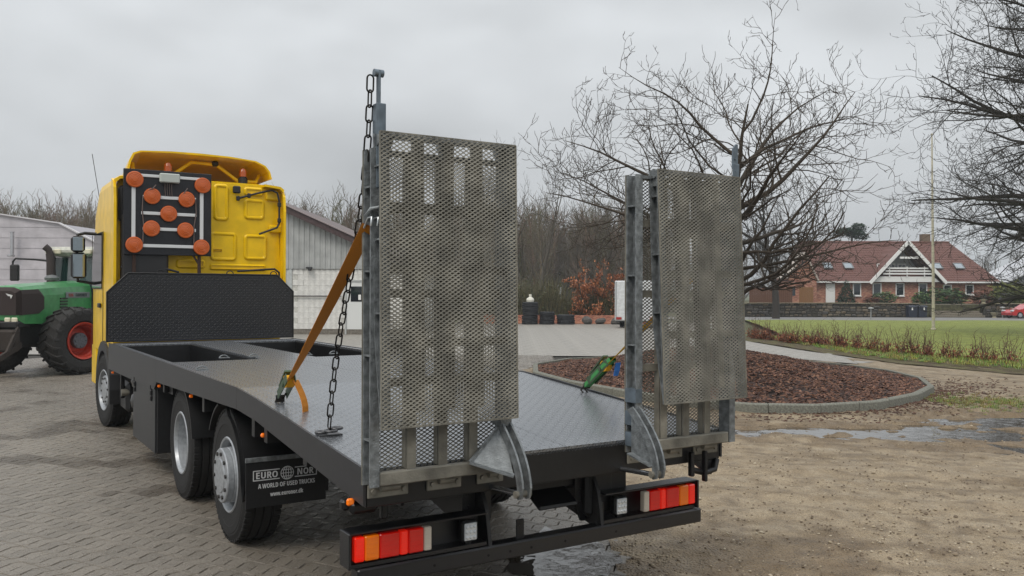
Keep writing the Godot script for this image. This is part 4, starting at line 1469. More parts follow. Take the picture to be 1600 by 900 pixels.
func build_tackle(T: Node3D) -> void:
	var X := T.transform
	# chain from the upright arm to the deck
	var ch := thing("chain", "dark steel link chain hanging from the ramp arm to the deck edge", "chain", X * Vector3(-1.18, 1.122, -0.78), 0.569)
	var base := Vector3(-1.18, 1.122, -0.78)
	var a := Vector3(-1.285, 3.07, 0.06)
	var cv := Curve3D.new()
	cv.add_point(a, Vector3(), Vector3(0, -0.9, -0.03))
	cv.add_point(base + Vector3(0, 0.04, 0), Vector3(0.0, 0.85, 0.16), Vector3())
	var iron := mat("chain_iron", C(58, 54, 50), 0.55, 0.6, {"grain": [0.05, 0.6, 1.0], "scale": 6.0})
	var lm := link_mesh(0.088, 0.018, 0.0046)
	var ln := cv.get_baked_length()
	var n := int(ln / 0.074)
	for i in n:
		var p := cv.sample_baked(ln * (i + 0.5) / n)
		var q := cv.sample_baked(ln * (i + 0.6) / n)
		var up := (q - p).normalized()
		var side := up.cross(Vector3(0.5, 0, 0.8)).normalized().rotated(up, (PI / 2 if i % 2 else 0.0) + 0.5)
		var o := part("chain_link", lm, iron, ch)
		o.transform = Transform3D(Basis(side, up, side.cross(up)), p - base)
	var sh := MB.new()
	for s in 3:
		var pts := []
		for k in 13: pts.append(Vector3(cos(TAU * k / 12) * 0.035 + (s - 1) * 0.045, 0.02 + 0.008 * s, sin(TAU * k / 12) * 0.03 + (s % 2) * 0.03))
		sh.tube(pts, [0.009], 6)
	sh.box(Vector3(0, 0.0, 0), Vector3(0.14, 0.012, 0.08))
	part("shackle", sh, mat("shackle_steel", C(92, 92, 94), 0.4, 0.7), ch)
	# ratchet strap, orange, over the near side
	build_strap(T, "orange ratchet strap running from near ramp down to the deck edge", Vector3(-1.29, 2.31, 0.055), Vector3(-1.15, 1.2, -1.84), C(232, 146, 36), C(232, 158, 24))
	build_strap(T, "green and yellow ratchet strap tying the far ramp to the deck", Vector3(1.3, 2.3, 0.0), Vector3(1.2, 1.19, -1.42), C(216, 168, 30), C(60, 150, 80), true)

func ribbon(mb: MB, pts: Array, wd: Array, th: float) -> void:
	for i in pts.size() - 1:
		var a: Vector3 = pts[i]
		var b: Vector3 = pts[i + 1]
		var wa: Vector3 = wd[i]
		var wb: Vector3 = wd[i + 1]
		var nn := wa.cross(b - a).normalized() * th * 0.5
		mb.quad(a - wa + nn, b - wb + nn, b + wb + nn, a + wa + nn)
		mb.quad(a + wa - nn, b + wb - nn, b - wb - nn, a - wa - nn)
		mb.quad(a + wa + nn, b + wb + nn, b + wb - nn, a + wa - nn)
		mb.quad(b - wb + nn, a - wa + nn, a - wa - nn, b - wb - nn)

func build_strap(T: Node3D, label: String, top: Vector3, foot: Vector3, col_a: Color, col_b: Color, green := false) -> void:
	var st := thing("ratchet_strap", label, "strap", T.transform * foot, 0.569)
	var web := mat("webbing_green" if green else "webbing_orange", col_a, 0.8, 0, {"grain": [0.1, 0.75, 1.0], "scale": 8.0, "bump": [0.4, 3.0]})
	var dir := (top - foot).normalized()
	var len := (top - foot).length()
	var mb := MB.new()
	var pts := []
	var wd := []
	var side := Vector3(1, 0.0, 0.0)
	for i in 15:
		var f := i / 14.0
		pts.append(dir * lerpf(0.34, len, f) + Vector3(0, -sin(f * PI) * 0.015, 0))
		var ang := lerpf(1.32, 0.15, pow(f, 0.8))
		var wide := dir.cross(Vector3(0.34, -0.1, -0.93)).normalized()
		var w := wide.rotated(dir, ang) * 0.034
		wd.append(w)
	ribbon(mb, pts, wd, 0.004)
	part("webbing", mb, web, st)
	mb = MB.new()
	for s in [-0.018, 0.018]:
		mb.tube([dir * (len - 0.02) + Vector3(s, 0, 0), dir * (len + 0.05) + Vector3(s, 0.01, 0.0), dir * (len + 0.07) + Vector3(s, 0.0, 0.03), dir * (len + 0.03) + Vector3(s, -0.02, 0.05)], [0.006], 6)
	part("hook", mb, mat("zinc_hook", C(200, 204, 206), 0.3, 0.7), st)
	# ratchet: two cheeks, spindle, handle
	mb = MB.new()
	for s in [-0.03, 0.03]:
		mb.bar(dir * 0.12 + side * s, dir * 0.4 + side * s, 0.006, 0.06, Vector3.UP)
	mb.bar(dir * 0.2 + Vector3(0, 0.02, -0.05), dir * 0.42 + Vector3(0, 0.03, -0.07), 0.05, 0.012, Vector3.UP)
	mb.cyl(dir * 0.3 - side * 0.04, dir * 0.3 + side * 0.04, 0.018, 10)
	part("ratchet", mb, mat("ratchet_green", C(74, 92, 70), 0.45, 0.4), st)
	mb = MB.new()
	mb.cyl(dir * 0.34 - side * 0.028, dir * 0.34 + side * 0.028, 0.042, 16)
	part("wound_webbing", mb, mat("webbing_yellow", C(226, 166, 22), 0.8, 0, {"bump": [0.4, 3.0], "scale": 8.0}), st)
	mb = MB.new()
	for s in [-0.022, 0.022]:
		mb.tube([dir * 0.14 + side * s, dir * 0.05 + side * s, side * s + Vector3(0, 0.0, 0.0), side * s + Vector3(0, -0.02, 0.03)], [0.007], 6)
	mb.bar(dir * 0.06 - side * 0.03, dir * 0.06 + side * 0.03, 0.012, 0.05)
	part("hook", mb, mats["chain_iron"], st)
	mb = MB.new()
	pts = []
	wd = []
	for i in 8:
		var f := i / 7.0
		pts.append(dir * 0.36 + Vector3(0.03 + 0.05 * sin(f * 2.2), -0.3 * f, 0.03 + 0.06 * sin(f * 2.6)))
		wd.append(Vector3(0.026, 0, -0.02))
	if not green:
		ribbon(mb, pts, wd, 0.004)
		part("loose_end", mb, web, st)
	else:
		pts = [dir * 0.03, dir * 0.3]
		ribbon(mb, [dir * 0.06, dir * 0.2, dir * 0.36, dir * 0.44], [side * 0.03, side * 0.034, side * 0.034, side * 0.03], 0.03)
		part("handle", mb, mat("handle_green", C(62, 138, 74), 0.5), st)
		mb = MB.new()
		ribbon(mb, [dir * 0.42 + Vector3(0.05, -0.02, 0.02), dir * 0.38 + Vector3(0.05, -0.06, 0.04), dir * 0.35 + Vector3(0.05, -0.08, 0.05)], [side * 0.024, side * 0.024, side * 0.02], 0.008)
		part("blue_tag", mb, mat("tag_blue", C(40, 110, 190), 0.6), st)

func farm_tyre(r: float, w: float) -> ArrayMesh:
	var mb := MB.new()
	var h := w * 0.5
	mb.lathe(V2([[r * 0.52, -h * 0.7], [r * 0.6, -h * 0.95], [r * 0.78, -h], [r * 0.9, -h * 0.95], [r * 0.945, -h * 0.7], [r * 0.955, 0], [r * 0.945, h * 0.7], [r * 0.9, h * 0.95], [r * 0.78, h], [r * 0.6, h * 0.95], [r * 0.52, h * 0.7]]), 44)
	var n := 22
	for i in n:
		for s in [-1.0, 1.0]:
			var a0 := TAU * (i + (0.5 if s > 0 else 0.0)) / n
			var prev := []
			for k in 4: # a bent lug from the middle to the shoulder and over it
				var f := k / 3.0
				var y: float = s * lerpf(-0.03, h * 1.02, [0.0, 0.45, 0.9, 1.0][k])
				var a: float = a0 + [0.0, 0.11, 0.2, 0.22][k]
				var rr: float = r * [1.0, 0.998, 0.97, 0.86][k]
				var ri: float = r * [0.94, 0.94, 0.9, 0.8][k]
				var da := 0.034
				var ring := []
				for e in [[-da * 1.3, ri], [-da, rr], [da, rr], [da * 1.3, ri]]:
					ring.append(Vector3(cos(a + e[0]) * e[1], y, -sin(a + e[0]) * e[1]))
				if k > 0:
					for e in 3:
						if s > 0: mb.quad(prev[e], prev[e + 1], ring[e + 1], ring[e])
						else: mb.quad(prev[e + 1], prev[e], ring[e], ring[e + 1])
				else:
					mb.quad(ring[0], ring[1], ring[2], ring[3])
				prev = ring
			mb.quad(prev[3], prev[2], prev[1], prev[0])
	return mb.done()

func farm_wheel(parent: Node, pos: Vector3, r: float, w: float, right: bool, steer: float) -> void:
	var wl := Node3D.new()
	wl.name = "wheel"
	parent.add_child(wl, true)
	wl.position = pos
	wl.basis = Basis(Vector3.UP, (PI if right else 0.0) + steer) * wheel_side
	part("tyre", farm_tyre(r, w), mat("farm_rubber", C(52, 50, 48), 0.85, 0, {"grain": [0.03, 0.55, 1.0], "scale": 2.5}), wl)
	var h := w * 0.5
	var mb := MB.new()
	mb.lathe(V2([[r * 0.55, h * 0.88], [r * 0.535, h * 0.95], [r * 0.5, h * 0.9], [r * 0.47, h * 0.6], [r * 0.45, h * 0.55], [r * 0.43, h * 0.1], [r * 0.4, -h * 0.1], [r * 0.36, -h * 0.12], [r * 0.34, h * 0.1], [r * 0.2, h * 0.18]]), 36)
	part("rim", mb, mat("rim_red", C(198, 62, 38), 0.5, 0, {"grain": [0.02, 0.75, 1.0], "scale": 2.0}), wl)
	mb = MB.new()
	mb.lathe(V2([[r * 0.235, h * 0.1], [r * 0.235, h * 0.45], [r * 0.22, h * 0.5], [r * 0.0, h * 0.52]]), 28)
	for i in 8: mb.cyl(Vector3(cos(TAU * i / 8) * r * 0.17, h * 0.5, sin(TAU * i / 8) * r * 0.17), Vector3(cos(TAU * i / 8) * r * 0.17, h * 0.57, sin(TAU * i / 8) * r * 0.17), 0.018, 6)
	part("hub", mb, mat("hub_grey", C(112, 116, 122), 0.5, 0.3, {"grain": [0.03, 0.7, 1.0], "scale": 3.0}), wl)
	mb = MB.new()
	mb.lathe(V2([[r * 0.5, -h * 0.6], [r * 0.44, -h * 0.3], [0.0, -h * 0.3]]), 24)
	part("wheel_disc", mb, mats["rim_red"], wl)

func build_tractor() -> void:
	var t := thing("farm_tractor", "green farm tractor with red wheel rims parked beside the yellow cab", "tractor", Vector3(-11.3, 0, -20.6), 3.08)
	var green := mat("tractor_green", C(66, 142, 82), 0.38, 0, {"grain": [0.02, 0.82, 1.0], "scale": 1.0, "coat": 0.3})
	var blk := mat("tractor_black", C(34, 32, 32), 0.6, 0, {"grain": [0.03, 0.6, 1.0], "scale": 2.0})
	var glass := mat("tractor_glass", C(120, 150, 150, ), 0.04, 0, {})
	glass.albedo_color = Color(0.16, 0.26, 0.25, 0.72)
	glass.transparency = BaseMaterial3D.TRANSPARENCY_ALPHA
	# local axes: -z ahead, origin under the front axle
	farm_wheel(t, Vector3(-1.0, 0.79, 0), 0.8, 0.68, false, -0.42)
	farm_wheel(t, Vector3(1.0, 0.79, 0), 0.8, 0.68, true, -0.42)
	farm_wheel(t, Vector3(-0.98, 1.02, 2.85), 1.02, 0.66, false, 0)
	farm_wheel(t, Vector3(0.98, 1.02, 2.85), 1.02, 0.66, true, 0)
	var hood := Node3D.new()
	hood.name = "hood"
	t.add_child(hood)
	var mb := MB.new()
	var secs := []
	for q in [[-1.25, 0.40, 1.98, 1.3], [-1.1, 0.45, 2.08, 1.22], [-0.5, 0.47, 2.13, 1.2], [0.6, 0.48, 2.18, 1.2], [1.55, 0.5, 2.22, 1.2]]:
		var ring := []
		for p in [[-1.0, 0.0], [-1.0, 0.7], [-0.93, 0.87], [-0.78, 0.96], [0.0, 1.0], [0.78, 0.96], [0.93, 0.87], [1.0, 0.7], [1.0, 0.0]]:
			ring.append(Vector3(p[0] * q[1], lerpf(q[3], q[2], p[1]), q[0]))
		secs.append(ring)
	for i in 4:
		for k in 8: mb.quad(secs[i][k + 1], secs[i + 1][k + 1], secs[i + 1][k], secs[i][k])
	for k in range(1, 8): mb.tri(secs[0][0], secs[0][k], secs[0][k + 1])
	part("hood_shell", mb, green, hood)
	mb = MB.new() # dark grille cover wrapped round the nose
	secs = []
	for q in [[-1.28, 0.36, 1.96, 1.42], [-1.22, 0.46, 2.04, 1.42], [-0.62, 0.484, 2.06, 1.44], [-0.42, 0.483, 1.9, 1.55]]:
		var ring := []
		for p in [[-1.0, 0.0], [-1.0, 0.75], [-0.95, 0.9], [-0.6, 1.0], [0.6, 1.0], [0.95, 0.9], [1.0, 0.75], [1.0, 0.0]]:
			ring.append(Vector3(p[0] * q[1], lerpf(q[3], q[2], p[1]), q[0]))
		secs.append(ring)
	for i in 3:
		for k in [0, 1, 5, 6]: mb.quad(secs[i][k + 1], secs[i + 1][k + 1], secs[i + 1][k], secs[i][k])
		if i == 0:
			for k in 7: mb.quad(secs[0][k + 1], secs[1][k + 1], secs[1][k], secs[0][k])
	for k in range(1, 7): mb.tri(secs[0][0], secs[0][k], secs[0][k + 1])
	part("grille", mb, mat("grille_brown", C(58, 42, 38), 0.7, 0, {"grain": [0.12, 0.6, 1.0], "scale": 6.0, "bump": [0.6, 4.0]}), hood)
	mb = MB.new()
	for k in 5: mb.box(Vector3(-0.492, 1.5 + k * 0.07, 0.35), Vector3(0.02, 0.03, 0.3))
	part("side_vent", mb, blk, hood)
	mb = MB.new()
	mb.cbox(Vector3(-0.496, 1.86, 0.95), Vector3(0.012, 0.14, 1.05), 0.004)
	part("name_strip", mb, mat("strip_grey", C(112, 118, 118), 0.5), hood)
	lettering(hood, "926", Vector2(0.2, 0.07), Vector3(-0.51, 1.86, 0.62), mat("letter_red", C(150, 60, 50), 0.5), true, Vector3(0, -PI / 2, 0))
	lettering(hood, "FAVORIT", Vector2(0.5, 0.075), Vector3(-0.51, 1.86, 1.08), mat("letter_dark", C(44, 48, 50), 0.5), true, Vector3(0, -PI / 2, 0))
	mb = MB.new() # pale badge on the nose
	mb.prism_z([[-0.3, 1.86], [-0.14, 1.9], [-0.2, 1.84], [-0.24, 1.84], [-0.26, 1.78]], -1.31, -1.3)
	part("badge", mb, mat("badge_white", C(200, 200, 198), 0.4), hood)
	mb = MB.new()
	for s in [-1, 1]:
		for k in 2: mb.cbox(Vector3(s * (0.18 + 0.16 * k), 1.3, -1.3), Vector3(0.14, 0.13, 0.05), 0.02)
	part("headlamp", mb, mat("lamp_cream", C(206, 200, 176), 0.2, 0, {"coat": 0.5}), hood)
	mb = MB.new()
	mb.cbox(Vector3(0, 0.95, 0.9), Vector3(0.6, 0.55, 4.2), 0.06)
	mb.cbox(Vector3(0, 0.75, 0), Vector3(1.5, 0.24, 0.3), 0.05)
	mb.cbox(Vector3(0, 1.2, -1.1), Vector3(0.86, 0.16, 0.5), 0.03)
	part("chassis", mb, blk, t)
	mb = MB.new() # front linkage
	for s in [-1, 1]:
		mb.bar(Vector3(s * 0.42, 0.75, -1.2), Vector3(s * 0.46, 0.5, -2.0), 0.06, 0.12)
		mb.bar(Vector3(s * 0.42, 1.15, -1.3), Vector3(s * 0.46, 0.55, -1.8), 0.05, 0.05)
		mb.cyl(Vector3(s * 0.4, 1.1, -1.25), Vector3(s * 0.45, 0.62, -1.7), 0.04, 10)
	mb.cbox(Vector3(0, 0.85, -1.35), Vector3(0.9, 0.5, 0.25), 0.05)
	mb.bar(Vector3(0, 1.2, -1.35), Vector3(0.02, 0.95, -1.95), 0.07, 0.07)
	part("front_linkage", mb, mat("linkage_dirty", C(66, 56, 48), 0.8, 0, {"grain": [0.05, 0.5, 1.0], "scale": 3.0}), t)
	# cab
	var cab := Node3D.new()
	cab.name = "tractor_cab"
	t.add_child(cab)
	mb = MB.new()
	for q in [[Vector3(-0.62, 1.35, 1.62), Vector3(-0.68, 2.85, 1.78)], [Vector3(0.62, 1.35, 1.62), Vector3(0.68, 2.85, 1.78)], [Vector3(-0.85, 1.4, 2.5), Vector3(-0.82, 2.85, 2.6)], [Vector3(0.85, 1.4, 2.5), Vector3(0.82, 2.85, 2.6)], [Vector3(-0.82, 1.6, 3.5), Vector3(-0.8, 2.85, 3.4)], [Vector3(0.82, 1.6, 3.5), Vector3(0.8, 2.85, 3.4)]]:
		mb.bar(q[0], q[1], 0.11, 0.12, Vector3.BACK)
	mb.cbox(Vector3(0, 1.3, 2.6), Vector3(1.6, 0.35, 1.9), 0.05)
	mb.cbox(Vector3(0, 1.75, 2.9), Vector3(0.5, 0.9, 0.5), 0.1)
	mb.tube([Vector3(0, 1.7, 1.95), Vector3(0, 2.05, 2.15)], [0.04], 8)
	part("cab_frame", mb, mat("cab_dark_green", C(30, 58, 42), 0.5), cab)
	mb = MB.new()
	var pts := []
	for k in 17: pts.append(Vector3(cos(TAU * k / 16) * 0.19, 2.07 + sin(TAU * k / 16) * 0.08, 2.17 + sin(TAU * k / 16) * 0.17))
	mb.tube(pts, [0.016], 6)
	part("steering_wheel", mb, blk, cab)
	for q in [[Vector3(-0.6, 1.45, 1.63), Vector3(0.6, 1.45, 1.63), Vector3(0.66, 2.83, 1.79), Vector3(-0.66, 2.83, 1.79)], [Vector3(-0.85, 1.5, 2.5), Vector3(-0.64, 1.45, 1.65), Vector3(-0.7, 2.83, 1.8), Vector3(-0.83, 2.83, 2.58)], [Vector3(-0.84, 1.6, 3.46), Vector3(-0.86, 1.5, 2.54), Vector3(-0.83, 2.83, 2.62), Vector3(-0.82, 2.83, 3.38)], [Vector3(0.64, 1.45, 1.65), Vector3(0.85, 1.5, 2.5), Vector3(0.83, 2.83, 2.58), Vector3(0.7, 2.83, 1.8)], [Vector3(0.8, 1.6, 3.5), Vector3(-0.8, 1.6, 3.5), Vector3(-0.8, 2.83, 3.4), Vector3(0.8, 2.83, 3.4)]]:
		mb = MB.new()
		mb.quad(q[0], q[3], q[2], q[1])
		part("pane", mb, glass, cab)
	mb = MB.new()
	mb.cbox(Vector3(0, 2.97, 2.55), Vector3(1.62, 0.24, 1.95), 0.09)
	part("cab_roof", mb, mat("roof_cream", C(196, 196, 184), 0.5, 0, {"grain": [0.03, 0.75, 1.0]}), cab)
	mb = MB.new()
	for x in [-0.62, -0.4, 0.4, 0.62]: mb.cbox(Vector3(x, 2.96, 1.55), Vector3(0.17, 0.13, 0.08), 0.02)
	part("roof_lamp", mb, mats["lamp_cream"], cab)
	mb = MB.new() # mudguards over the rear wheels
	for s in [-1.0, 1.0]:
		var arc := []
		for i in 11:
			var a := deg_to_rad(lerpf(190, 40, i / 10.0))
			arc.append([2.85 + cos(a) * 1.16, 1.02 + sin(a) * 1.12])
		for i in range(10, -1, -1):
			var a := deg_to_rad(lerpf(190, 40, i / 10.0))
			arc.append([2.85 + cos(a) * 1.12, 1.02 + sin(a) * 1.08])
		mb.prism_x(arc, s * 0.95 - 0.3, s * 0.95 + 0.3)
	part("mudguard", mb, green, cab)
	mb = MB.new()
	mb.tube([Vector3(0.46, 1.95, 1.42), Vector3(0.48, 2.3, 1.42), Vector3(0.5, 2.75, 1.42), Vector3(0.52, 2.9, 1.42)], [0.115, 0.115, 0.1, 0.1], 16)
	mb.tube([Vector3(0.52, 2.9, 1.42), Vector3(0.54, 3.0, 1.4), Vector3(0.62, 3.08, 1.36)], [0.08, 0.085, 0.09], 14)
	part("exhaust", mb, mat("exhaust_brown", C(58, 50, 48), 0.7, 0.2), t)
	for s in [-1.0, 1.0]:
		var mr := Node3D.new()
		mr.name = "mirror_set"
		t.add_child(mr, true)
		mb = MB.new()
		mb.tube([Vector3(s * 0.68, 2.72, 1.75), Vector3(s * 1.0, 2.76, 1.6), Vector3(s * 1.48, 2.78, 1.5), Vector3(s * 1.55, 2.7, 1.5), Vector3(s * 1.55, 2.5, 1.5)], [0.025], 8)
		part("arm", mb, blk, mr)
		mb = MB.new()
		mb.cbox(Vector3(s * 1.5, 2.42, 1.5), Vector3(0.24, 0.42, 0.09), 0.03)
		part("mirror_head", mb, blk, mr)
	mb = MB.new()
	mb.at(Vector3(0.15, 2.22, 0.9))
	mb.lathe(V2([[0.16, 0.0], [0.17, 0.06], [0.12, 0.12], [0.0, 0.14]]), 16)
	part("intake_cap", mb, mat("cap_grey", C(90, 92, 92), 0.4), t)

func ribbed(mb: MB, a: Vector3, right: Vector3, w: float, heights: Callable, y0: float, pitch: float, deep: float, out: Vector3) -> void:
	# upright trapezoid ribs along a wall; heights(x) gives the upper edge
	var n := int(w / pitch)
	var p := w / n
	for i in n:
		var x := i * p
		var prof := [[0.0, 0.0], [0.35, 0.0], [0.45, 1.0], [0.9, 1.0], [1.0, 0.0]]
		for k in 4:
			var xa: float = x + prof[k][0] * p
			var xb: float = x + prof[k + 1][0] * p
			var oa: Vector3 = out * deep * prof[k][1]
			var ob: Vector3 = out * deep * prof[k + 1][1]
			mb.quad(a + right * xa + oa + Vector3(0, y0, 0), a + right * xb + ob + Vector3(0, y0, 0), a + right * xb + ob + Vector3(0, heights.call(xb), 0), a + right * xa + oa + Vector3(0, heights.call(xa), 0))

func build_workshop() -> void:
	rng.seed = 71
	var z0 := -40.0
	var t := thing("workshop", "white block workshop with grey ribbed gable and brown roof edge", "building", Vector3(-12.3, ground_y(40), z0))
	var clad := mat("grey_cladding", C(172, 174, 172), 0.5, 0.1, {"grain": [0.01, 0.85, 1.0], "scale": 0.5})
	var white := mat("white_block", C(226, 225, 220), 0.8, 0, {"grain": [0.02, 0.86, 1.0], "scale": 0.8, "bump": [0.2, 2.0]})
	var mortar := mat("white_mortar", C(206, 205, 198), 0.9, 0, {"grain": [0.03, 0.8, 1.0]})
	var brown := mat("roof_brown", C(74, 56, 56), 0.6, 0, {"grain": [0.02, 0.8, 1.0]})
	var hgt := func(x: float) -> float: return 6.55 - absf(x - 6.2) * 0.452
	var mb := MB.new()
	ribbed(mb, Vector3(-6.2, 0, 0.06), Vector3.RIGHT, 13.8, hgt, 3.0, 0.24, 0.035, Vector3.BACK)
	part("gable_cladding", mb, clad, t)
	mb = MB.new()
	mb.prism_z([[-6.2, 0], [7.6, 0], [7.6, 3.0], [0, 6.4], [-6.2, 3.7]], -0.35, 0.0)
	mb.box(Vector3(-6.2, 1.8, -10), Vector3(0.3, 3.6, 20))
	mb.box(Vector3(7.6, 1.5, -10), Vector3(0.3, 3.0, 20))
	part("wall_core", mb, mortar, t)
	# painted blocks of the front wall; a doorway and a gate are left free
	var bm := []
	for v in 3:
		var b := MB.new()
		b.cbox(Vector3(), Vector3(0.492, 0.245, 0.06), 0.006)
		bm.append(b.done())
	var count := 0
	for row in 11:
		for c in 14:
			var x := 2.45 + c * 0.5 + (0.25 if row % 2 else 0.0)
			if x > 7.35: continue
			var y := 0.36 + row * 0.25
			if x > 4.6 and x < 5.75 and y < 2.5: continue
			var o := part("block", bm[rng.randi() % 3], white, t)
			o.position = Vector3(x, y, -0.018 + rng.randf_range(-0.003, 0.004) + (0.01 if rng.randf() < 0.12 else 0.0))
	mb = MB.new()
	mb.box(Vector3(4.9, 0.11, 0.04), Vector3(5.4, 0.24, 0.1))
	part("plinth", mb, mat("plinth_grey", C(128, 122, 112), 0.9, 0, {"grain": [0.03, 0.7, 1.0]}), t)
	mb = MB.new()
	mb.cbox(Vector3(3.35, 1.75, 0.1), Vector3(2.2, 0.05, 0.06), 0.01)
	part("wall_rail", mb, mat("rail_black", C(34, 34, 36), 0.6), t)
	mb = MB.new()
	mb.cbox(Vector3(3.0, 3.05, 0.2), Vector3(0.28, 0.07, 0.2), 0.02)
	mb.cbox(Vector3(3.05, 2.97, 0.26), Vector3(0.16, 0.12, 0.14), 0.03)
	part("wall_lamp", mb, mats["rail_black"], t)
	# door with a dark pane
	var door := Node3D.new()
	door.name = "door"
	t.add_child(door)
	mb = MB.new()
	mb.cbox(Vector3(5.2, 1.27, 0.04), Vector3(1.0, 2.3, 0.06), 0.01)
	part("door_leaf", mb, mat("door_white", C(206, 208, 206), 0.5), door)
	mb = MB.new()
	for x in [4.66, 5.74]: mb.box(Vector3(x, 1.25, 0.06), Vector3(0.08, 2.5, 0.1))
	mb.box(Vector3(5.2, 2.46, 0.06), Vector3(1.0, 0.08, 0.1))
	part("door_frame", mb, mat("frame_grey", C(168, 170, 168), 0.5), door)
	mb = MB.new()
	mb.cbox(Vector3(5.25, 1.85, 0.075), Vector3(0.72, 0.7, 0.012), 0.003)
	part("pane", mb, mat("pane_dark", C(26, 30, 34), 0.06, 0, {"spec": 0.6}), door)
	mb = MB.new()
	mb.cbox(Vector3(5.3, 1.7, 0.084), Vector3(0.12, 0.24, 0.004), 0.001)
	part("notice", mb, mat("paper", C(222, 222, 218), 0.8), door)
	mb = MB.new() # sliding gate of pale sheets beside the wall
	for k in 6: mb.cbox(Vector3(0.7 + k * 0.27, 1.85, 0.02), Vector3(0.262, 3.6, 0.05), 0.01)
	part("gate", mb, mat("gate_pale", C(186, 190, 188), 0.55, 0, {"grain": [0.02, 0.85, 1.0]}), t)
	# roof slopes and the brown verge boards
	for s in [[Vector3(0, 6.62, 0), Vector3(8.3, 2.87, 0)], [Vector3(0, 6.62, 0), Vector3(-6.9, 3.5, 0)]]:
		mb = MB.new()
		var n := Vector3(0, 1, 0)
		mb.bar(s[0] + Vector3(0, 0, 0.42), s[1] + Vector3(0, 0, 0.42), 0.06, 0.30, Vector3.UP)
		part("verge_board", mb, brown, t)
		mb = MB.new()
		mb.bar(s[0] + Vector3(0, 0.17, 0.45), s[1] + Vector3(0, 0.17, 0.45), 0.16, 0.05, Vector3.UP)
		part("verge_cap", mb, mat("verge_cap", C(150, 138, 138), 0.5, 0.2), t)
		mb = MB.new()
		mb.bar((s[0] + Vector3(0, 0.1, -10.0)), (s[1] + Vector3(0, 0.1, -10.0)), 20.6, 0.1, Vector3.UP)
		part("roof", mb, mat("roof_sheet", C(96, 82, 80), 0.6), t)

func build_hall() -> void:
	var t := thing("storage_hall", "long pale grey metal hall behind the tractor with steel flue", "building", Vector3(-25, ground_y(48), -48))
	var cl := mat("lilac_grey_sheet", C(186, 182, 186), 0.5, 0.1, {"grain": [0.01, 0.88, 1.0], "scale": 0.4})
	# lapped courses of sheet, the lower edge of each standing a little proud
	var n := 11
	for i in n:
		var y0 := 0.3 + 0.58 * i
		var y1 := y0 + 0.58
		var mb := MB.new()
		for k in 22:
			var xa := -14.0 + k
			var xb := xa + 1.0
			var poly := Geometry2D.intersect_polygons(PackedVector2Array([Vector2(xa, y0), Vector2(xb, y0), Vector2(xb, y1), Vector2(xa, y1)]), PackedVector2Array([Vector2(-14, 0), Vector2(7.2, 0), Vector2(7.2, 2.0), Vector2(0, 5.72), Vector2(-14, 7.8)]))
			for pc in poly:
				var ix := Geometry2D.triangulate_polygon(pc)
				for q in range(0, ix.size(), 3):
					var v := []
					for e in 3:
						var p: Vector2 = pc[ix[q + e]]
						v.append(Vector3(p.x, p.y, 0.022 * (1.0 - (p.y - y0) / 0.58)))
					mb.tri(v[0], v[1], v[2])
				mb.quad(Vector3(xa, y0, 0.0), Vector3(xb, y0, 0.0), Vector3(xb, y0, 0.022), Vector3(xa, y0, 0.022))
		part("sheet_course", mb, cl, t)
	var mb := MB.new()
	mb.prism_z([[-14, 0], [7.2, 0], [7.2, 2.0], [0, 5.7], [-14, 7.78]], -12, -0.02)
	part("hall_wall", mb, mat("hall_wall_grey", C(150, 147, 152), 0.6), t)
	mb = MB.new()
	mb.bar(Vector3(-14, 7.83, 0.05), Vector3(0, 5.75, 0.05), 0.22, 0.07)
	part("roof_edge", mb, mat("ridge_pale", C(196, 194, 196), 0.5), t)
	mb = MB.new()
	mb.bar(Vector3(0, 5.75, 0.05), Vector3(7.3, 2.0, 0.05), 0.22, 0.07)
	part("roof_edge", mb, mats["ridge_pale"], t)
	mb = MB.new()
	mb.cyl(Vector3(-2.4, 3.95, 0.4), Vector3(-2.4, 5.2, 0.4), 0.1, 16)
	mb.cyl(Vector3(-2.4, 5.2, 0.4), Vector3(-2.4, 5.24, 0.4), 0.13, 16)
	mb.cyl(Vector3(-2.75, 3.95, 0.2), Vector3(-2.3, 3.92, 0.4), 0.07, 10)
	part("flue_pipe", mb, mat("stainless", C(190, 190, 192), 0.25, 0.8), t)

func brick_texture() -> ImageTexture:
	var w := 256
	var im := Image.create(w, w, false, Image.FORMAT_RGB8)
	var r := RandomNumberGenerator.new()
	r.seed = 8
	var tones := []
	for i in 512: tones.append([C(176, 116, 92), C(164, 100, 80), C(188, 130, 104), C(150, 92, 76), C(196, 146, 120)][r.randi() % 5].darkened(r.randf() * 0.15))
	for y in w:
		for x in w:
			var row := y / 8
			var xx := (x + (11 if row % 2 else 0)) % w
			var c: Color = tones[(row * 12 + xx / 22) % 512]
			if y % 8 < 1 or xx % 22 < 1: c = C(188, 170, 154)
			im.set_pixel(x, y, c)
	return ImageTexture.create_from_image(im)

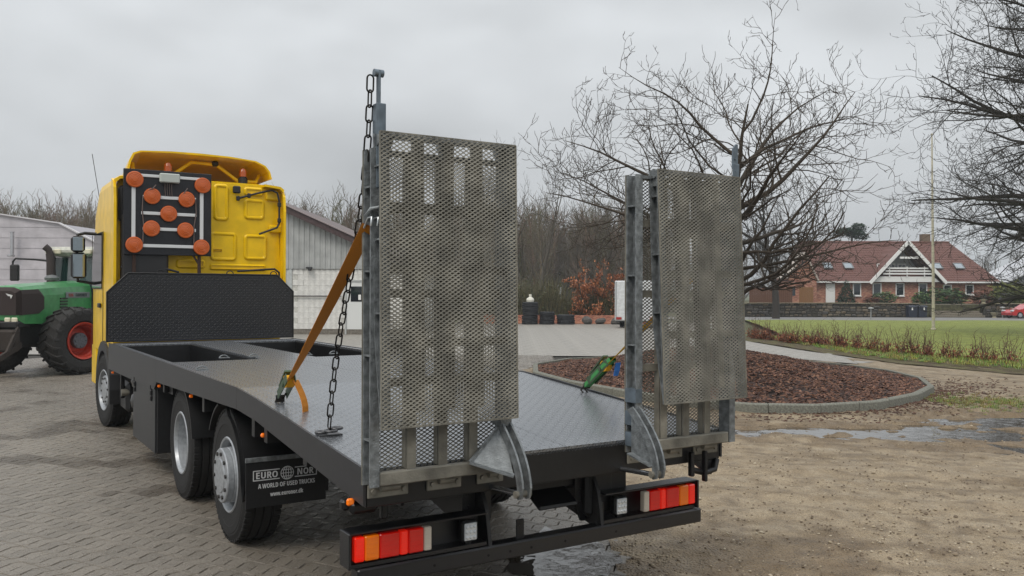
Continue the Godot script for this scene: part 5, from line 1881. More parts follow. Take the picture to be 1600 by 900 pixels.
func tiled_roof(mb: MB, a: Vector3, b: Vector3, c: Vector3, d: Vector3, courses: int, waves: int) -> void:
	# a: eave left, b: eave right, c: ridge right, d: ridge left; each course overlaps the one below
	var nn := (b - a).cross(d - a).normalized()
	for i in courses:
		var f0 := i / float(courses)
		var f1 := (i + 1.15) / courses
		for k in waves:
			for h in 2:
				var u0 := (k + h * 0.5) / waves
				var u1 := (k + h * 0.5 + 0.5) / waves
				var w0 := 0.035 if h == 0 else 0.0
				var w1 := 0.0 if h == 0 else 0.035
				var p := a.lerp(b, u0).lerp(d.lerp(c, u0), f0) + nn * (0.05 + w0)
				var q := a.lerp(b, u1).lerp(d.lerp(c, u1), f0) + nn * (0.05 + w1)
				var r := a.lerp(b, u1).lerp(d.lerp(c, u1), minf(f1, 1.0)) + nn * (0.012 + w1)
				var s := a.lerp(b, u0).lerp(d.lerp(c, u0), minf(f1, 1.0)) + nn * (0.012 + w0)
				mb.quad(p, q, r, s)
				mb.quad(p - nn * 0.03, q - nn * 0.03, q, p)

func build_house() -> void:
	rng.seed = 81
	var z := -95.0
	var y0 := 0.82
	var t := thing("brick_house", "red brick house with brown tiled roof and white gabled balcony", "house", Vector3(42.7, y0, z))
	var brick := mat("house_brick", C(238, 236, 236), 0.85, 0, {"tex": brick_texture(), "scale": 0.36})
	var tile := mat("roof_tile", C(126, 84, 74), 0.7, 0, {"grain": [0.04, 0.62, 1.0], "scale": 0.5})
	var white := mat("house_white", C(222, 222, 220), 0.55)
	var pane := mat("house_pane", C(30, 36, 42), 0.05, 0, {"spec": 0.7})
	var wood := mat("gate_wood", C(150, 108, 66), 0.8, 0, {"grain": [0.05, 0.7, 1.0]})
	var e := 2.42
	var rd := 6.95
	var L := -10.1
	var R := 9.9
	var mb := MB.new()
	mb.prism_x([[0, 0], [0, e - 0.06], [-11, e - 0.06], [-11, 0]], L, R)
	part("wall", mb, brick, t)
	var roof := Node3D.new()
	roof.name = "roof"
	t.add_child(roof)
	mb = MB.new()
	tiled_roof(mb, Vector3(L - 0.4, e - 0.05, 0.5), Vector3(R + 0.5, e - 0.05, 0.5), Vector3(R + 0.5 - 2.6, rd, -5.5), Vector3(L + 0.5, rd, -5.5), 22, 66)
	mb.quad(Vector3(R + 0.5, e - 0.05, 0.5), Vector3(R + 0.5, e - 0.05, -11.5), Vector3(R - 2.1, rd, -5.5), Vector3(R - 2.1, rd, -5.5))
	mb.quad(Vector3(L - 0.4, e - 0.05, -11.5), Vector3(L - 0.4, e - 0.05, 0.5), Vector3(L + 0.5, rd, -5.5), Vector3(L + 0.5, rd, -5.5))
	mb.quad(Vector3(R + 0.5, e - 0.05, -11.5), Vector3(L - 0.4, e - 0.05, -11.5), Vector3(L + 0.5, rd, -5.5), Vector3(R - 2.1, rd, -5.5))
	part("roof_tiles", mb, tile, roof)
	mb = MB.new()
	mb.cyl(Vector3(L + 0.5, rd + 0.03, -5.5), Vector3(R - 2.1, rd + 0.03, -5.5), 0.14, 8)
	part("ridge_tiles", mb, tile, roof)
	mb = MB.new()
	mb.cbox(Vector3(5.2, rd + 0.35, -5.8), Vector3(0.95, 1.3, 0.8), 0.04)
	part("chimney", mb, mat("chimney_stone", C(136, 116, 98), 0.9, 0, {"grain": [0.06, 0.6, 1.0], "scale": 2.0}), roof)
	mb = MB.new()
	for q in [[L - 0.4, -3.75], [4.15, R + 0.5]]: mb.box(Vector3((q[0] + q[1]) / 2, e - 0.12, 0.53), Vector3(q[1] - q[0], 0.16, 0.1))
	part("gutter", mb, white, roof)
	for x in [-7.7, -5.4, 4.1 + 0.4, 6.9]:
		var sk := Node3D.new()
		sk.name = "skylight"
		t.add_child(sk, true)
		sk.position = Vector3(x, 4.05, -1.55)
		sk.rotation.x = -atan2(5.95, 4.5) 
		mb = MB.new()
		for q in [[Vector3(0, 0.45, 0.16), Vector3(1.0, 0.08, 0.1)], [Vector3(0, -0.55, 0.16), Vector3(1.0, 0.08, 0.1)], [Vector3(-0.46, -0.05, 0.16), Vector3(0.08, 0.92, 0.1)], [Vector3(0.46, -0.05, 0.16), Vector3(0.08, 0.92, 0.1)]]: mb.box(q[0], q[1])
		part("frame", mb, mat("skylight_frame", C(112, 112, 112), 0.5), sk)
		mb = MB.new()
		mb.box(Vector3(0, -0.05, 0.15), Vector3(0.84, 0.92, 0.05))
		part("pane", mb, mat("skylight_pane", C(150, 158, 164), 0.04, 0.6, {"spec": 0.9}), sk)
	# the gabled balcony in the middle
	var gb := Node3D.new()
	gb.name = "balcony_gable"
	t.add_child(gb)
	var cx := 0.2
	mb = MB.new()
	for s in [-1.0, 1.0]:
		tiled_roof(mb, Vector3(cx, rd - 0.25, 0.9) if s < 0 else Vector3(cx + 4.1, e - 0.2, 0.9), Vector3(cx - 4.1, e - 0.2, 0.9) if s < 0 else Vector3(cx, rd - 0.25, 0.9), Vector3(cx - 4.1, e - 0.2, -0.5) if s < 0 else Vector3(cx, rd - 0.25, -5.5), Vector3(cx, rd - 0.25, -5.5) if s < 0 else Vector3(cx + 4.1, e - 0.2, -0.5), 12, 8)
	part("roof_tiles", mb, tile, gb)
	for s in [-1.0, 1.0]:
		mb = MB.new()
		mb.bar(Vector3(cx + s * 0.0, rd - 0.3, 1.0), Vector3(cx + s * 4.15, e - 0.25, 1.0), 0.12, 0.34, Vector3(0, 1, 0))
		part("bargeboard", mb, white, gb)
	mb = MB.new()
	mb.prism_z([[cx - 3.6, e - 0.1], [cx + 3.6, e - 0.1], [cx + 2.9, e + 0.5], [cx - 2.9, e + 0.5]], 0.45, 0.6)
	part("balcony_front", mb, white, gb)
	for k in 3:
		mb = MB.new()
		var hw := 2.75 - k * 0.28
		mb.cbox(Vector3(cx + 0.1, e + 0.78 + k * 0.3, 0.72), Vector3(hw * 2, 0.17, 0.05), 0.01)
		part("rail_board", mb, white, gb)
	for x in [-1.9, 0.0, 1.9]:
		mb = MB.new()
		mb.box(Vector3(cx + x, e + 1.0, 0.65), Vector3(0.1, 1.15, 0.08))
		part("rail_post", mb, white, gb)
	mb = MB.new() # recess
	mb.prism_z([[cx - 3.0, e + 0.3], [cx + 3.0, e + 0.3], [cx, rd - 0.7]], -1.5, -1.35)
	part("recess_wall", mb, mat("recess_grey", C(150, 154, 158), 0.8), gb)
	mb = MB.new()
	mb.box(Vector3(cx + 0.1, 4.95, 0.9), Vector3(2.0, 0.22, 0.12))
	part("tie_beam", mb, white, gb)
	for x in [-2.0, -0.9, 0.3]:
		mb = MB.new()
		mb.cbox(Vector3(cx + x, e + 1.1, -1.3), Vector3(0.95, 1.7, 0.06), 0.01)
		part("balcony_window_frame", mb, white, gb)
		for k in 2:
			for j in 3:
				mb = MB.new()
				mb.box(Vector3(cx + x - 0.2 + k * 0.4, e + 0.6 + j * 0.52, -1.26), Vector3(0.32, 0.44, 0.02))
				part("pane", mb, pane, gb)
	# ground floor windows
	for q in [[-5.0, 0.8, 1.3], [-2.8, 0.85, 1.3], [-0.3, 0.85, 1.3], [2.2, 0.85, 1.3], [4.9, 0.8, 1.0], [7.3, 0.8, 1.0]]:
		var wn := Node3D.new()
		wn.name = "window"
		t.add_child(wn, true)
		wn.position = Vector3(q[0], 1.5, 0.02)
		mb = MB.new()
		var w: float = q[1]
		var h: float = q[2]
		for s in [-1, 1]:
			mb.box(Vector3(s * w * 0.5, 0, 0.03), Vector3(0.1, h, 0.08))
			mb.box(Vector3(0, s * h * 0.5, 0.03), Vector3(w + 0.1, 0.1, 0.079))
		part("frame", mb, white, wn)
		mb = MB.new()
		mb.box(Vector3(0, 0, 0.02), Vector3(w - 0.1, h - 0.1, 0.03))
		part("pane", mb, pane, wn)
		mb = MB.new()
		mb.box(Vector3(0, -h * 0.5 - 0.09, 0.07), Vector3(w + 0.2, 0.07, 0.14))
		part("sill", mb, white, wn)
	mb = MB.new()
	mb.cbox(Vector3(-7.9, 1.1, 0.05), Vector3(1.0, 2.1, 0.08), 0.02)
	part("front_door", mb, white, t)
	# lower gabled wing on the left with a board gate
	mb = MB.new()
	mb.prism_z([[-12.6, -0.1], [-9.6, -0.1], [-9.6, 2.5], [-10.9, 5.3], [-12.6, 2.9]], -3.0, 0.6)
	part("wing_wall", mb, brick, t)
	mb = MB.new()
	mb.bar(Vector3(-9.45, 2.4, 0.75), Vector3(-10.95, 5.5, 0.75), 0.3, 0.16, Vector3(1, 0, 0))
	mb.bar(Vector3(-12.9, 2.7, -1.0), Vector3(-10.95, 5.5, -1.0), 4.0, 0.1, Vector3.UP)
	part("wing_verge", mb, mat("verge_pale", C(176, 166, 156), 0.6), t)
	for k in 7:
		mb = MB.new()
		mb.cbox(Vector3(-11.4 + k * 0.22, 0.85, 0.68), Vector3(0.21, 1.75, 0.05), 0.01)
		part("gate_board", mb, wood, t)
	mb = MB.new()
	mb.box(Vector3(-12.1, 1.3, 0.62), Vector3(0.35, 1.0, 0.05))
	part("wing_window", mb, pane, t)

func build_garden() -> void:
	rng.seed = 91
	var by := ground_y(86)
	var earth := mat("terrace_earth", C(92, 90, 62), 0.95, 0, {"grain": [0.03, 0.6, 1.0], "scale": 0.3, "world": true})
	var mb := MB.new()
	mb.prism_y([[20, -86.4], [80, -86.4], [80, -125], [20, -125]], -0.4, 0.8)
	structure("terrace", mb, earth)
	# field stone wall in two lengths either side of the steps
	var sm := []
	for v in 8:
		var b := MB.new()
		var k := 0
		var vs := []
		for i in 6:
			for j in 4:
				pass
		var w := [0.62, 0.5, 0.42, 0.56, 0.36, 0.7, 0.46, 0.52][v] as float
		var h := [0.3, 0.32, 0.24, 0.36, 0.26, 0.3, 0.3, 0.22][v] as float
		b.cbox(Vector3(), Vector3(w, h, 0.34), 0.09)
		for i in b.v.size():
			var q := b.v[i]
			var s := sin(q.x * 13.7 + v) * cos(q.y * 17.1 + v * 2.0) * 0.035
			b.v[i] = q + Vector3(s, -s * 0.7, s * 0.8)
		sm.append(b.done())
	var tones := []
	for i in 6:
		tones.append(mat("field_stone_%d" % i, [C(116, 106, 92), C(94, 88, 80), C(134, 122, 104), C(82, 76, 66), C(122, 108, 88), C(104, 100, 96)][i], 0.9, 0, {"grain": [0.05, 0.6, 1.0], "scale": 1.5, "bump": [0.2, 3.0]}))
	for wq in [[23.0, 40.3, "long grey field stone wall below the brick house"], [46.6, 51.5, "short field stone wall between garden steps and red car"]]:
		var wl := thing("stone_wall", wq[2], "wall", Vector3(wq[0], by, -86.0))
		mb = MB.new()
		mb.box(Vector3((wq[1] - wq[0]) / 2, 0.6, -0.12), Vector3(wq[1] - wq[0], 1.25, 0.5))
		part("mortar_core", mb, mat("wall_mortar", C(64, 60, 50), 0.95, 0, {"grain": [0.05, 0.6, 1.0]}), wl)
		var y := 0.14
		for row in 5:
			var x := rng.randf_range(0.05, 0.3)
			while x < wq[1] - wq[0] - 0.2:
				var k := rng.randi() % 8
				var w := [0.62, 0.5, 0.42, 0.56, 0.36, 0.7, 0.46, 0.52][k] as float
				var o := part("stone", sm[k], tones[rng.randi() % 6], wl)
				o.position = Vector3(x + w * 0.5, y + rng.randf_range(-0.04, 0.04), rng.randf_range(-0.03, 0.06))
				o.rotation.z = rng.randf_range(-0.12, 0.12)
				x += w + 0.02
			y += 0.27
		mb = MB.new()
		var n := int((wq[1] - wq[0]) / 1.2)
		for k in n: mb.cbox(Vector3((k + 0.5) * (wq[1] - wq[0]) / n, 1.36 + rng.randf_range(-0.01, 0.01), 0.0), Vector3((wq[1] - wq[0]) / n - 0.02, 0.08, 0.6), 0.02)
		part("coping", mb, mat("coping_stone", C(150, 140, 116), 0.9, 0, {"grain": [0.04, 0.7, 1.0]}), wl)
	var st := thing("garden_steps", "broad grey stone garden steps between the two field stone walls", "steps", Vector3(44.0, by, -85.6))
	for k in 6:
		mb = MB.new()
		mb.cbox(Vector3(0, 0.1 + k * 0.215, -k * 0.4 - 0.2), Vector3(5.0 - 0.1 * k, 0.2, 0.9), 0.02)
		part("step", mb, mat("step_stone", C(142, 134, 118), 0.85, 0, {"grain": [0.04, 0.65, 1.0], "scale": 0.8}), st)
	# wheelie bins
	for k in 2:
		var bn := thing("wheelie_bin", ["dark blue wheelie bin against the stone wall", "dark blue wheelie bin standing next to the garden steps"][k], "bin", Vector3(39.1 + k * 0.95, by, -85.0), 0.0, "bins by the stone wall")
		mb = MB.new()
		mb.prism_x([[-0.35, 0.05], [0.3, 0.05], [0.4, 1.05], [-0.42, 1.05]], -0.4, 0.4)
		part("bin_body", mb, mat("bin_blue", C(30, 36, 52), 0.5), bn)
		mb = MB.new()
		mb.prism_x([[-0.45, 1.06], [0.44, 1.06], [0.3, 1.16], [-0.4, 1.18]], -0.43, 0.43)
		part("lid", mb, mats["bin_blue"], bn)
		mb = MB.new()
		for s in [-0.35, 0.35]: mb.cyl(Vector3(s - 0.04, 0.12, -0.3), Vector3(s + 0.04, 0.12, -0.3), 0.12, 12)
		part("wheels", mb, mats["bin_blue"], bn)
		mb = MB.new()
		mb.box(Vector3(-0.1 + 0.2 * k, 0.85, 0.385), Vector3(0.12, 0.26, 0.02))
		part("sticker", mb, mat("paper", C(222, 222, 218), 0.8), bn)
	# flag pole
	var fp := thing("flag_pole", "tall white flag pole standing on the lawn", "flag pole", Vector3(22.75, ground_y(46.6), -46.9))
	mb = MB.new()
	mb.tube([Vector3(0, 0, 0), Vector3(0.0, 2.0, 0), Vector3(-0.05, 6, 0), Vector3(-0.09, 10.5, 0)], [0.085, 0.08, 0.06, 0.035], 12)
	part("pole", mb, mat("pole_white", C(216, 208, 186), 0.5, 0, {"grain": [0.03, 0.82, 1.0], "scale": 1.0}), fp)
	mb = MB.new()
	mb.at(Vector3(-0.09, 10.5, 0)); mb.lathe(V2([[0.0, 0.0], [0.07, 0.05], [0.07, 0.1], [0.0, 0.16]]), 10)
	mb.at(Vector3()); mb.cbox(Vector3(0, 0.06, 0), Vector3(0.2, 0.12, 0.2), 0.02)
	part("cap_and_foot", mb, mats["pole_white"], fp)
	# path lamps on posts
	for q in [[31.4, -76, "slim path lamp before the long stone wall"], [54.0, -84.3, "slim path lamp between the steps and the red car"]]:
		if q[0] > 50: q[0] = 53.5 - 5.9
		var lp := thing("path_lamp", q[2], "lamp", Vector3(q[0], ground_y(-q[1]), q[1]), 0.0, "path lamps")
		mb = MB.new()
		mb.cyl(Vector3(0, 0, 0), Vector3(0, 0.95, 0), 0.05, 8)
		part("post", mb, mat("lamp_post_grey", C(150, 152, 150), 0.5, 0.3), lp)
		mb = MB.new()
		mb.at(Vector3(0, 0.92, 0)); mb.lathe(V2([[0.05, 0], [0.24, 0.05], [0.22, 0.13], [0.0, 0.18]]), 14)
		part("lamp_hood", mb, mats["lamp_post_grey"], lp)
	# planters by the steps
	for q in [[47.3, -85.2, "pale stone planter at the foot of the garden steps", 0.0], [47.0, -86.6, "stone urn with dark plant on the wall beside the steps", 1.25]]:
		var pl := thing("planter", q[2], "planter", Vector3(q[0], by + q[3] + (0.14 if q[3] > 0 else 0.0), q[1]))
		mb = MB.new()
		mb.lathe(V2([[0.0, 0.0], [0.22, 0.0], [0.14, 0.12], [0.28, 0.3], [0.36, 0.5], [0.3, 0.52], [0.0, 0.48]]), 16)
		part("urn", mb, mat("urn_stone", C(176, 168, 140), 0.9, 0, {"grain": [0.05, 0.7, 1.0]}), pl)
		var lf := leaf_ball(0.3, 120, 0.12, [lin(40, 44, 34), lin(60, 58, 40)], 5)
		var o := part("foliage", lf, mat("leaf", Color.WHITE, 0.7, 0, {"vc": true}), pl)
		o.position.y = 0.6
	# shrubs and evergreen bushes before the house
	var leafm := mat("leaf", Color.WHITE, 0.7, 0, {"vc": true})
	for q in [[35.6, -92.5, 1.0, 2.6, 0, "dark cone-shaped conifer beside the white front door"], [45.2, -91.0, 2.6, 1.5, 1, "broad green laurel bush behind the garden steps"], [42.6, -90.5, 0.9, 1.0, 1, "small round green bush left of the laurel"], [39.2, -91.5, 1.3, 1.1, 1, "loose green bush under the balcony"], [51.6, -90.0, 2.2, 2.0, 2, "yellow green bush at the house corner by the red car"], [55.4, -92.0, 2.4, 1.8, 2, "yellow green bush behind the red car"], [49.0, -90.5, 1.0, 1.3, 3, "reddish bare shrub before the right windows"], [37.6, -90.8, 0.8, 0.7, 3, "low brown shrub below the second window"]]:
		var sh := thing("garden_bush", q[5], "bush", Vector3(q[0], 0.8, q[1]))
		var pal := [[lin(26, 44, 28), lin(38, 58, 34)], [lin(58, 82, 42), lin(84, 108, 52), lin(44, 66, 36)], [lin(110, 112, 48), lin(84, 92, 44)], [lin(120, 70, 56), lin(90, 66, 48)]][q[4]] as Array
		var lf: MB
		if q[4] == 0: lf = leaf_cone(q[2], q[3], 1500, 0.16, pal, 3)
		else: lf = leaf_ball(1.0, 700, 0.2, pal, int(q[0] * 7))
		var o := part("foliage", lf, leafm, sh)
		if q[4] != 0:
			o.scale = Vector3(q[2], q[3] * 0.6, 1.0)
			o.position.y = q[3] * 0.5
	mb = MB.new()
	mb.prism_z([[-6, 0], [6, 0], [6, 2.4], [0, 5.2], [-6, 2.4]], -8, 0)
	var shed := thing("grey_shed", "grey outbuilding with pale roof at the right edge behind the car", "building", Vector3(62, 0.8, -98))
	part("wall", mb, mat("shed_grey", C(120, 122, 124), 0.8, 0, {"grain": [0.02, 0.8, 1.0]}), shed)
	mb = MB.new()
	mb.bar(Vector3(0, 5.35, -3.9), Vector3(-6.4, 2.35, -3.9), 8.6, 0.14)
	mb.bar(Vector3(0, 5.35, -3.9), Vector3(6.4, 2.35, -3.9), 8.6, 0.14)
	part("roof", mb, mat("shed_roof", C(176, 178, 182), 0.5), shed)
	# board fence left of the house
	var fn := thing("board_fence", "brown board fence between the bare tree and the brick house", "fence", Vector3(25.5, 0.8, -93))
	for k in 22:
		mb = MB.new()
		mb.cbox(Vector3(k * 0.21, 0.8, 0), Vector3(0.2, 1.6 + 0.04 * (k % 3), 0.03), 0.006)
		part("board", mb, mat("fence_brown", C(112, 74, 52), 0.85, 0, {"grain": [0.05, 0.65, 1.0]}), fn)
	build_car()

func build_car() -> void:
	var t := thing("red_car", "small red hatchback parked on the far road by the stone wall", "car", Vector3(49.3, ground_y(84), -83.0), PI / 2 + 0.06)
	# -z ahead (towards the left of the picture), 4.3 m long
	var red := mat("car_red", C(176, 22, 30), 0.25, 0, {"coat": 0.8})
	var body := MB.new()
	var low := [[-2.1, 0.55], [-2.05, 0.3], [2.05, 0.3], [2.15, 0.6], [2.1, 0.95], [0.9, 0.95], [-1.0, 0.93], [-1.9, 0.78]]
	body.prism_x(low, -0.87, 0.87)
	body.prism_x([[-0.95, 0.93], [2.05, 0.95], [1.7, 1.36], [1.1, 1.44], [0.2, 1.44], [-0.3, 1.34]], -0.72, 0.72)
	part("body", body, red, t)
	var gl := MB.new()
	gl.prism_x([[-0.72, 0.97], [0.45, 0.97], [0.45, 1.35], [-0.12, 1.31]], -0.74, 0.74)
	gl.prism_x([[0.53, 0.97], [1.65, 0.99], [1.35, 1.33], [0.53, 1.36]], -0.74, 0.74)
	part("side_window", gl, mat("car_glass", C(150, 166, 178), 0.05, 0.3, {"spec": 0.9}), t)
	for z in [-1.35, 1.3]:
		for s in [-1, 1]:
			var w := Node3D.new()
			w.name = "wheel"
			t.add_child(w, true)
			w.position = Vector3(s * 0.8, 0.32, z)
			w.basis = Basis(Vector3.UP, 0.0 if s < 0 else PI) * wheel_side
			var mb := MB.new()
			mb.lathe(V2([[0.2, -0.1], [0.3, -0.1], [0.32, -0.05], [0.32, 0.05], [0.3, 0.1], [0.2, 0.1]]), 20)
			part("tyre", mb, mat("car_rubber", C(26, 26, 27), 0.8), w)
			mb = MB.new()
			mb.lathe(V2([[0.22, 0.1], [0.2, 0.07], [0.05, 0.1], [0.0, 0.11]]), 16)
			part("rim", mb, mats["wheel_silver"], w)
	var lm := MB.new()
	for s in [-1, 1]: lm.cbox(Vector3(s * 0.65, 0.72, -2.0), Vector3(0.4, 0.14, 0.2), 0.04)
	part("headlight", lm, mats["clear_lens"], t)

func leaf_ball(r: float, n: int, s: float, pal: Array, sd: int) -> MB:
	var q := RandomNumberGenerator.new()
	q.seed = sd
	var mb := MB.new()
	var bump := noise(sd, 1.6, 2)
	for i in n:
		var d := Vector3(q.randfn(), q.randfn(), q.randfn()).normalized()
		var rr := r * (0.55 + 0.45 * sqrt(q.randf())) * (1.0 + 0.5 * bump.get_noise_3dv(d * 2.0))
		mb.col = pal[q.randi() % pal.size()] * q.randf_range(0.75, 1.25)
		mb.at(d * rr, Basis.from_euler(Vector3(q.randf() * TAU, q.randf() * TAU, q.randf() * TAU)))
		var k := s * q.randf_range(0.6, 1.3)
		mb.tri(Vector3(-k * 0.4, 0, 0), Vector3(k * 0.4, 0, 0), Vector3(0, k, k * 0.15))
		mb.tri(Vector3(-k * 0.4, 0, 0), Vector3(0, -k * 0.6, k * 0.1), Vector3(k * 0.4, 0, 0))
	return mb

func leaf_cone(r: float, h: float, n: int, s: float, pal: Array, sd: int) -> MB:
	var q := RandomNumberGenerator.new()
	q.seed = sd
	var mb := MB.new()
	for i in n:
		var f := 1.0 - sqrt(q.randf())
		var a := q.randf() * TAU
		var rr := r * pow(1.0 - f, 0.8) * (0.7 + 0.35 * q.randf()) * (1.0 + 0.15 * sin(a * 5.0 + f * 20.0))
		mb.col = pal[q.randi() % pal.size()] * q.randf_range(0.75, 1.25)
		mb.at(Vector3(cos(a) * rr, f * h, sin(a) * rr), Basis.from_euler(Vector3(q.randf() * TAU, q.randf() * TAU, q.randf() * TAU)))
		var k := s * q.randf_range(0.6, 1.3)
		mb.tri(Vector3(-k * 0.3, 0, 0), Vector3(k * 0.3, 0, 0), Vector3(0, k, k * 0.15))
		mb.tri(Vector3(-k * 0.3, 0, 0), Vector3(0, -k * 0.6, k * 0.1), Vector3(k * 0.3, 0, 0))
	return mb

func build_yard_things() -> void:
	rng.seed = 101
	# stacks of used tyres at the far side of the yard
	var tm := MB.new()
	tm.lathe(V2([[0.27, -0.1], [0.3, -0.14], [0.45, -0.145], [0.5, -0.12], [0.52, -0.08], [0.5, -0.05], [0.52, -0.02], [0.52, 0.02], [0.5, 0.05], [0.52, 0.08], [0.5, 0.12], [0.45, 0.145], [0.3, 0.14], [0.27, 0.1], [0.27, -0.1]]), 28)
	for i in 26:
		tm.at(Vector3(), Basis(Vector3.UP, TAU * i / 26))
		for s in [-1, 1]: tm.box(Vector3(0.515, s * 0.09, 0), Vector3(0.04, 0.07, 0.06))
	var ty := tm.done()
	var rub := mat("old_rubber", C(46, 48, 52), 0.75, 0, {"grain": [0.04, 0.6, 1.0], "scale": 2.0})
	var gy := ground_y(57)
	for q in [[1.2, -57.0, 5, 1.0, "tall stack of used tyres under the white tank"], [2.3, -57.0, 3, 0.95, "middle stack of used tyres by the hedge"], [3.55, -57.2, 2, 1.12, "low stack of used tyres beside the boulders"]]:
		for k in q[2]:
			var pos := ["bottom", "second", "third", "fourth", "top"][k if k < q[2] - 1 else 4] as String
			var o := single("used_tyre", ty, rub, pos + " tyre of the " + (q[4] as String).replace("used tyres", "used lorry tyres"), "tyre", Vector3(q[0] + rng.randf_range(-0.03, 0.03), gy + 0.145 * q[3] + k * 0.29 * q[3] * (1.0 if q[2] > 2 else 0.95), q[1] + rng.randf_range(-0.03, 0.03)), rng.randf() * TAU, "used tyres stacked in the yard")
			o.scale = Vector3(q[3], q[3], q[3])
	var tk := thing("white_tank", "small white plastic tank standing on the tallest tyre stack", "tank", Vector3(1.2, gy + 1.47, -57))
	var mb := MB.new()
	mb.lathe(V2([[0.0, 0.0], [0.24, 0.0], [0.26, 0.12], [0.22, 0.24], [0.09, 0.3], [0.09, 0.5], [0.0, 0.5]]), 18)
	part("tank_body", mb, mat("tank_white", C(210, 208, 196), 0.5), tk)
	# boulders
	for q in [[5.0, -57.6, 0.55, "grey boulder nearest the low tyre stack"], [5.9, -57.8, 0.45, "middle grey boulder under the brown beech"], [6.9, -57.5, 0.5, "grey boulder beside the white trailer"]]:
		var b := MB.new()
		b.cbox(Vector3(), Vector3(1.5, 0.9, 1.0), 0.3)
		for i in b.v.size():
			var p := b.v[i]
			b.v[i] = p + Vector3(sin(p.y * 5 + q[0]), sin(p.x * 4 + q[0] * 2), cos(p.x * 3.0)) * 0.1
		single("boulder", b, mats["field_stone_5"], q[3], "boulder", Vector3(q[0], gy + q[2] * 0.4, q[1]), q[0], "boulders by the hedge").scale = Vector3.ONE * q[2]
	# low brick edging behind the tyres
	mb = MB.new()
	mb.box(Vector3(4.0, 0.28, 0), Vector3(12, 0.56, 0.3))
	single("brick_wall", mb, mat("old_brick", C(255, 240, 235), 0.9, 0, {"tex": brick_texture(), "scale": 0.5}), "low brick wall behind the tyre stacks", "wall", Vector3(-1.0, gy, -58.4))
	# white box trailer
	var tr := thing("box_trailer", "white box trailer parked at the far end of the yard", "trailer", Vector3(7.05, ground_y(50), -49.5), -0.25)
	var wh := mat("trailer_white", C(214, 217, 218), 0.4, 0, {"grain": [0.02, 0.88, 1.0]})
	mb = MB.new()
	mb.cbox(Vector3(0, 1.55, -2.6), Vector3(2.4, 2.3, 5.2), 0.05)
	part("box", mb, wh, tr)
	mb = MB.new()
	for x in [-1.12, 0.0, 1.12]: mb.box(Vector3(x, 1.55, 0.02), Vector3(0.06, 2.2, 0.03))
	part("door_post", mb, mat("trailer_grey", C(150, 154, 156), 0.5, 0.3), tr)
	mb = MB.new()
	for s in [-1.0, 1.0]: mb.box(Vector3(s * 0.95, 0.55, 0.02), Vector3(0.3, 0.14, 0.06))
	part("tail_light", mb, mat("trailer_red", C(150, 30, 26), 0.4), tr)
	mb = MB.new()
	mb.box(Vector3(0, 0.42, -2.6), Vector3(2.2, 0.14, 5.0))
	part("chassis", mb, mats["rail_black"], tr)
	for s in [-1, 1]:
		for z in [-1.2, -2.0]:
			var w := part("wheel", ty, rub, tr)
			w.basis = wheel_side * 0.62
			w.position = Vector3(s * 0.95, 0.33, z)

# a bare tree grown branch by branch: P holds one entry per level
func grow(P: Dictionary, sd: int) -> Array:
	var q := RandomNumberGenerator.new()
	q.seed = sd
	var trunk := MB.new()
	var crown := MB.new()
	var stack := []
	var back: Array = P.starts.duplicate()
	back.reverse()
	for s in back: stack.append([s[0], s[1], s[2], s[3], 0])
	var stem := []
	var stem_r := []
	var count := 0
	var levels: int = P.kids.size()
	while stack.size() > 0:
		var b: Array = stack.pop_back()
		var p: Vector3 = b[0]
		var d: Vector3 = b[1]
		var ln: float = b[2]
		var rad: float = b[3]
		var lv: int = b[4]
		count += 1
		if count > P.get("most", 9000): break
		if lv == 0 and P.get("attach", false) and stem.size() > 0: # a limb leaves the stem where the stem is
			for i in stem.size() - 1:
				if stem[i].y <= p.y and stem[i + 1].y >= p.y or i == stem.size() - 2:
					var f := clampf((p.y - stem[i].y) / maxf(stem[i + 1].y - stem[i].y, 0.01), 0, 1)
					p = (stem[i] as Vector3).lerp(stem[i + 1], f)
					rad = minf(rad, lerpf(stem_r[i], stem_r[i + 1], f) * 0.92)
					break
		var n: int = P.seg[lv]
		var pts := [p]
		var rads := [rad]
		var dirs := [d]
		for i in n:
			var wob: float = P.wob[lv]
			d = (d + Vector3(q.randf_range(-1, 1), q.randf_range(-1, 1), q.randf_range(-1, 1)) * wob + Vector3.UP * P.up[lv] * (i + 1.0) / n).normalized()
			p += d * ln / n
			if p.y < P.get("floor", 0.8) and lv > 0: d.y = absf(d.y) * 0.4
			pts.append(p)
			rads.append(lerpf(rad, rad * P.tip[lv], (i + 1.0) / n))
			dirs.append(d)
		var sides: int = [9, 6, 4, 3, 3, 3][lv]
		if stem.is_empty():
			stem = pts; stem_r = rads
		(trunk if lv == 0 else crown).tube(pts, rads, sides, false)
		if lv + 1 < levels + 1 and lv < levels:
			var k: int = int(P.kids[lv] * clampf(ln / P.ref[lv], 0.35, 1.6))
			for c in k:
				var f := lerpf(P.first[lv], 1.0, (c + q.randf()) / k)
				var x := f * n
				var i := mini(int(x), n - 1)
				var o: Vector3 = (pts[i] as Vector3).lerp(pts[i + 1], x - i)
				var dd: Vector3 = dirs[i + 1]
				var side := dd.cross(Vector3(q.randfn(), q.randfn() * 0.6, q.randfn())).normalized()
				var ang: float = P.ang[lv] * q.randf_range(0.7, 1.25)
				var nd := (dd * cos(ang) + side * sin(ang)).normalized()
				if P.has("flat"): nd.y *= P.flat
				var r2: float = lerpf(rads[i], rads[i + 1], x - i) * P.thin[lv] * q.randf_range(0.7, 1.0)
				stack.append([o, nd.normalized(), ln * P.ratio[lv] * q.randf_range(0.6, 1.15) * (1.15 - 0.5 * f), maxf(r2, P.get("least", 0.003)), lv + 1])
	return [trunk, crown]

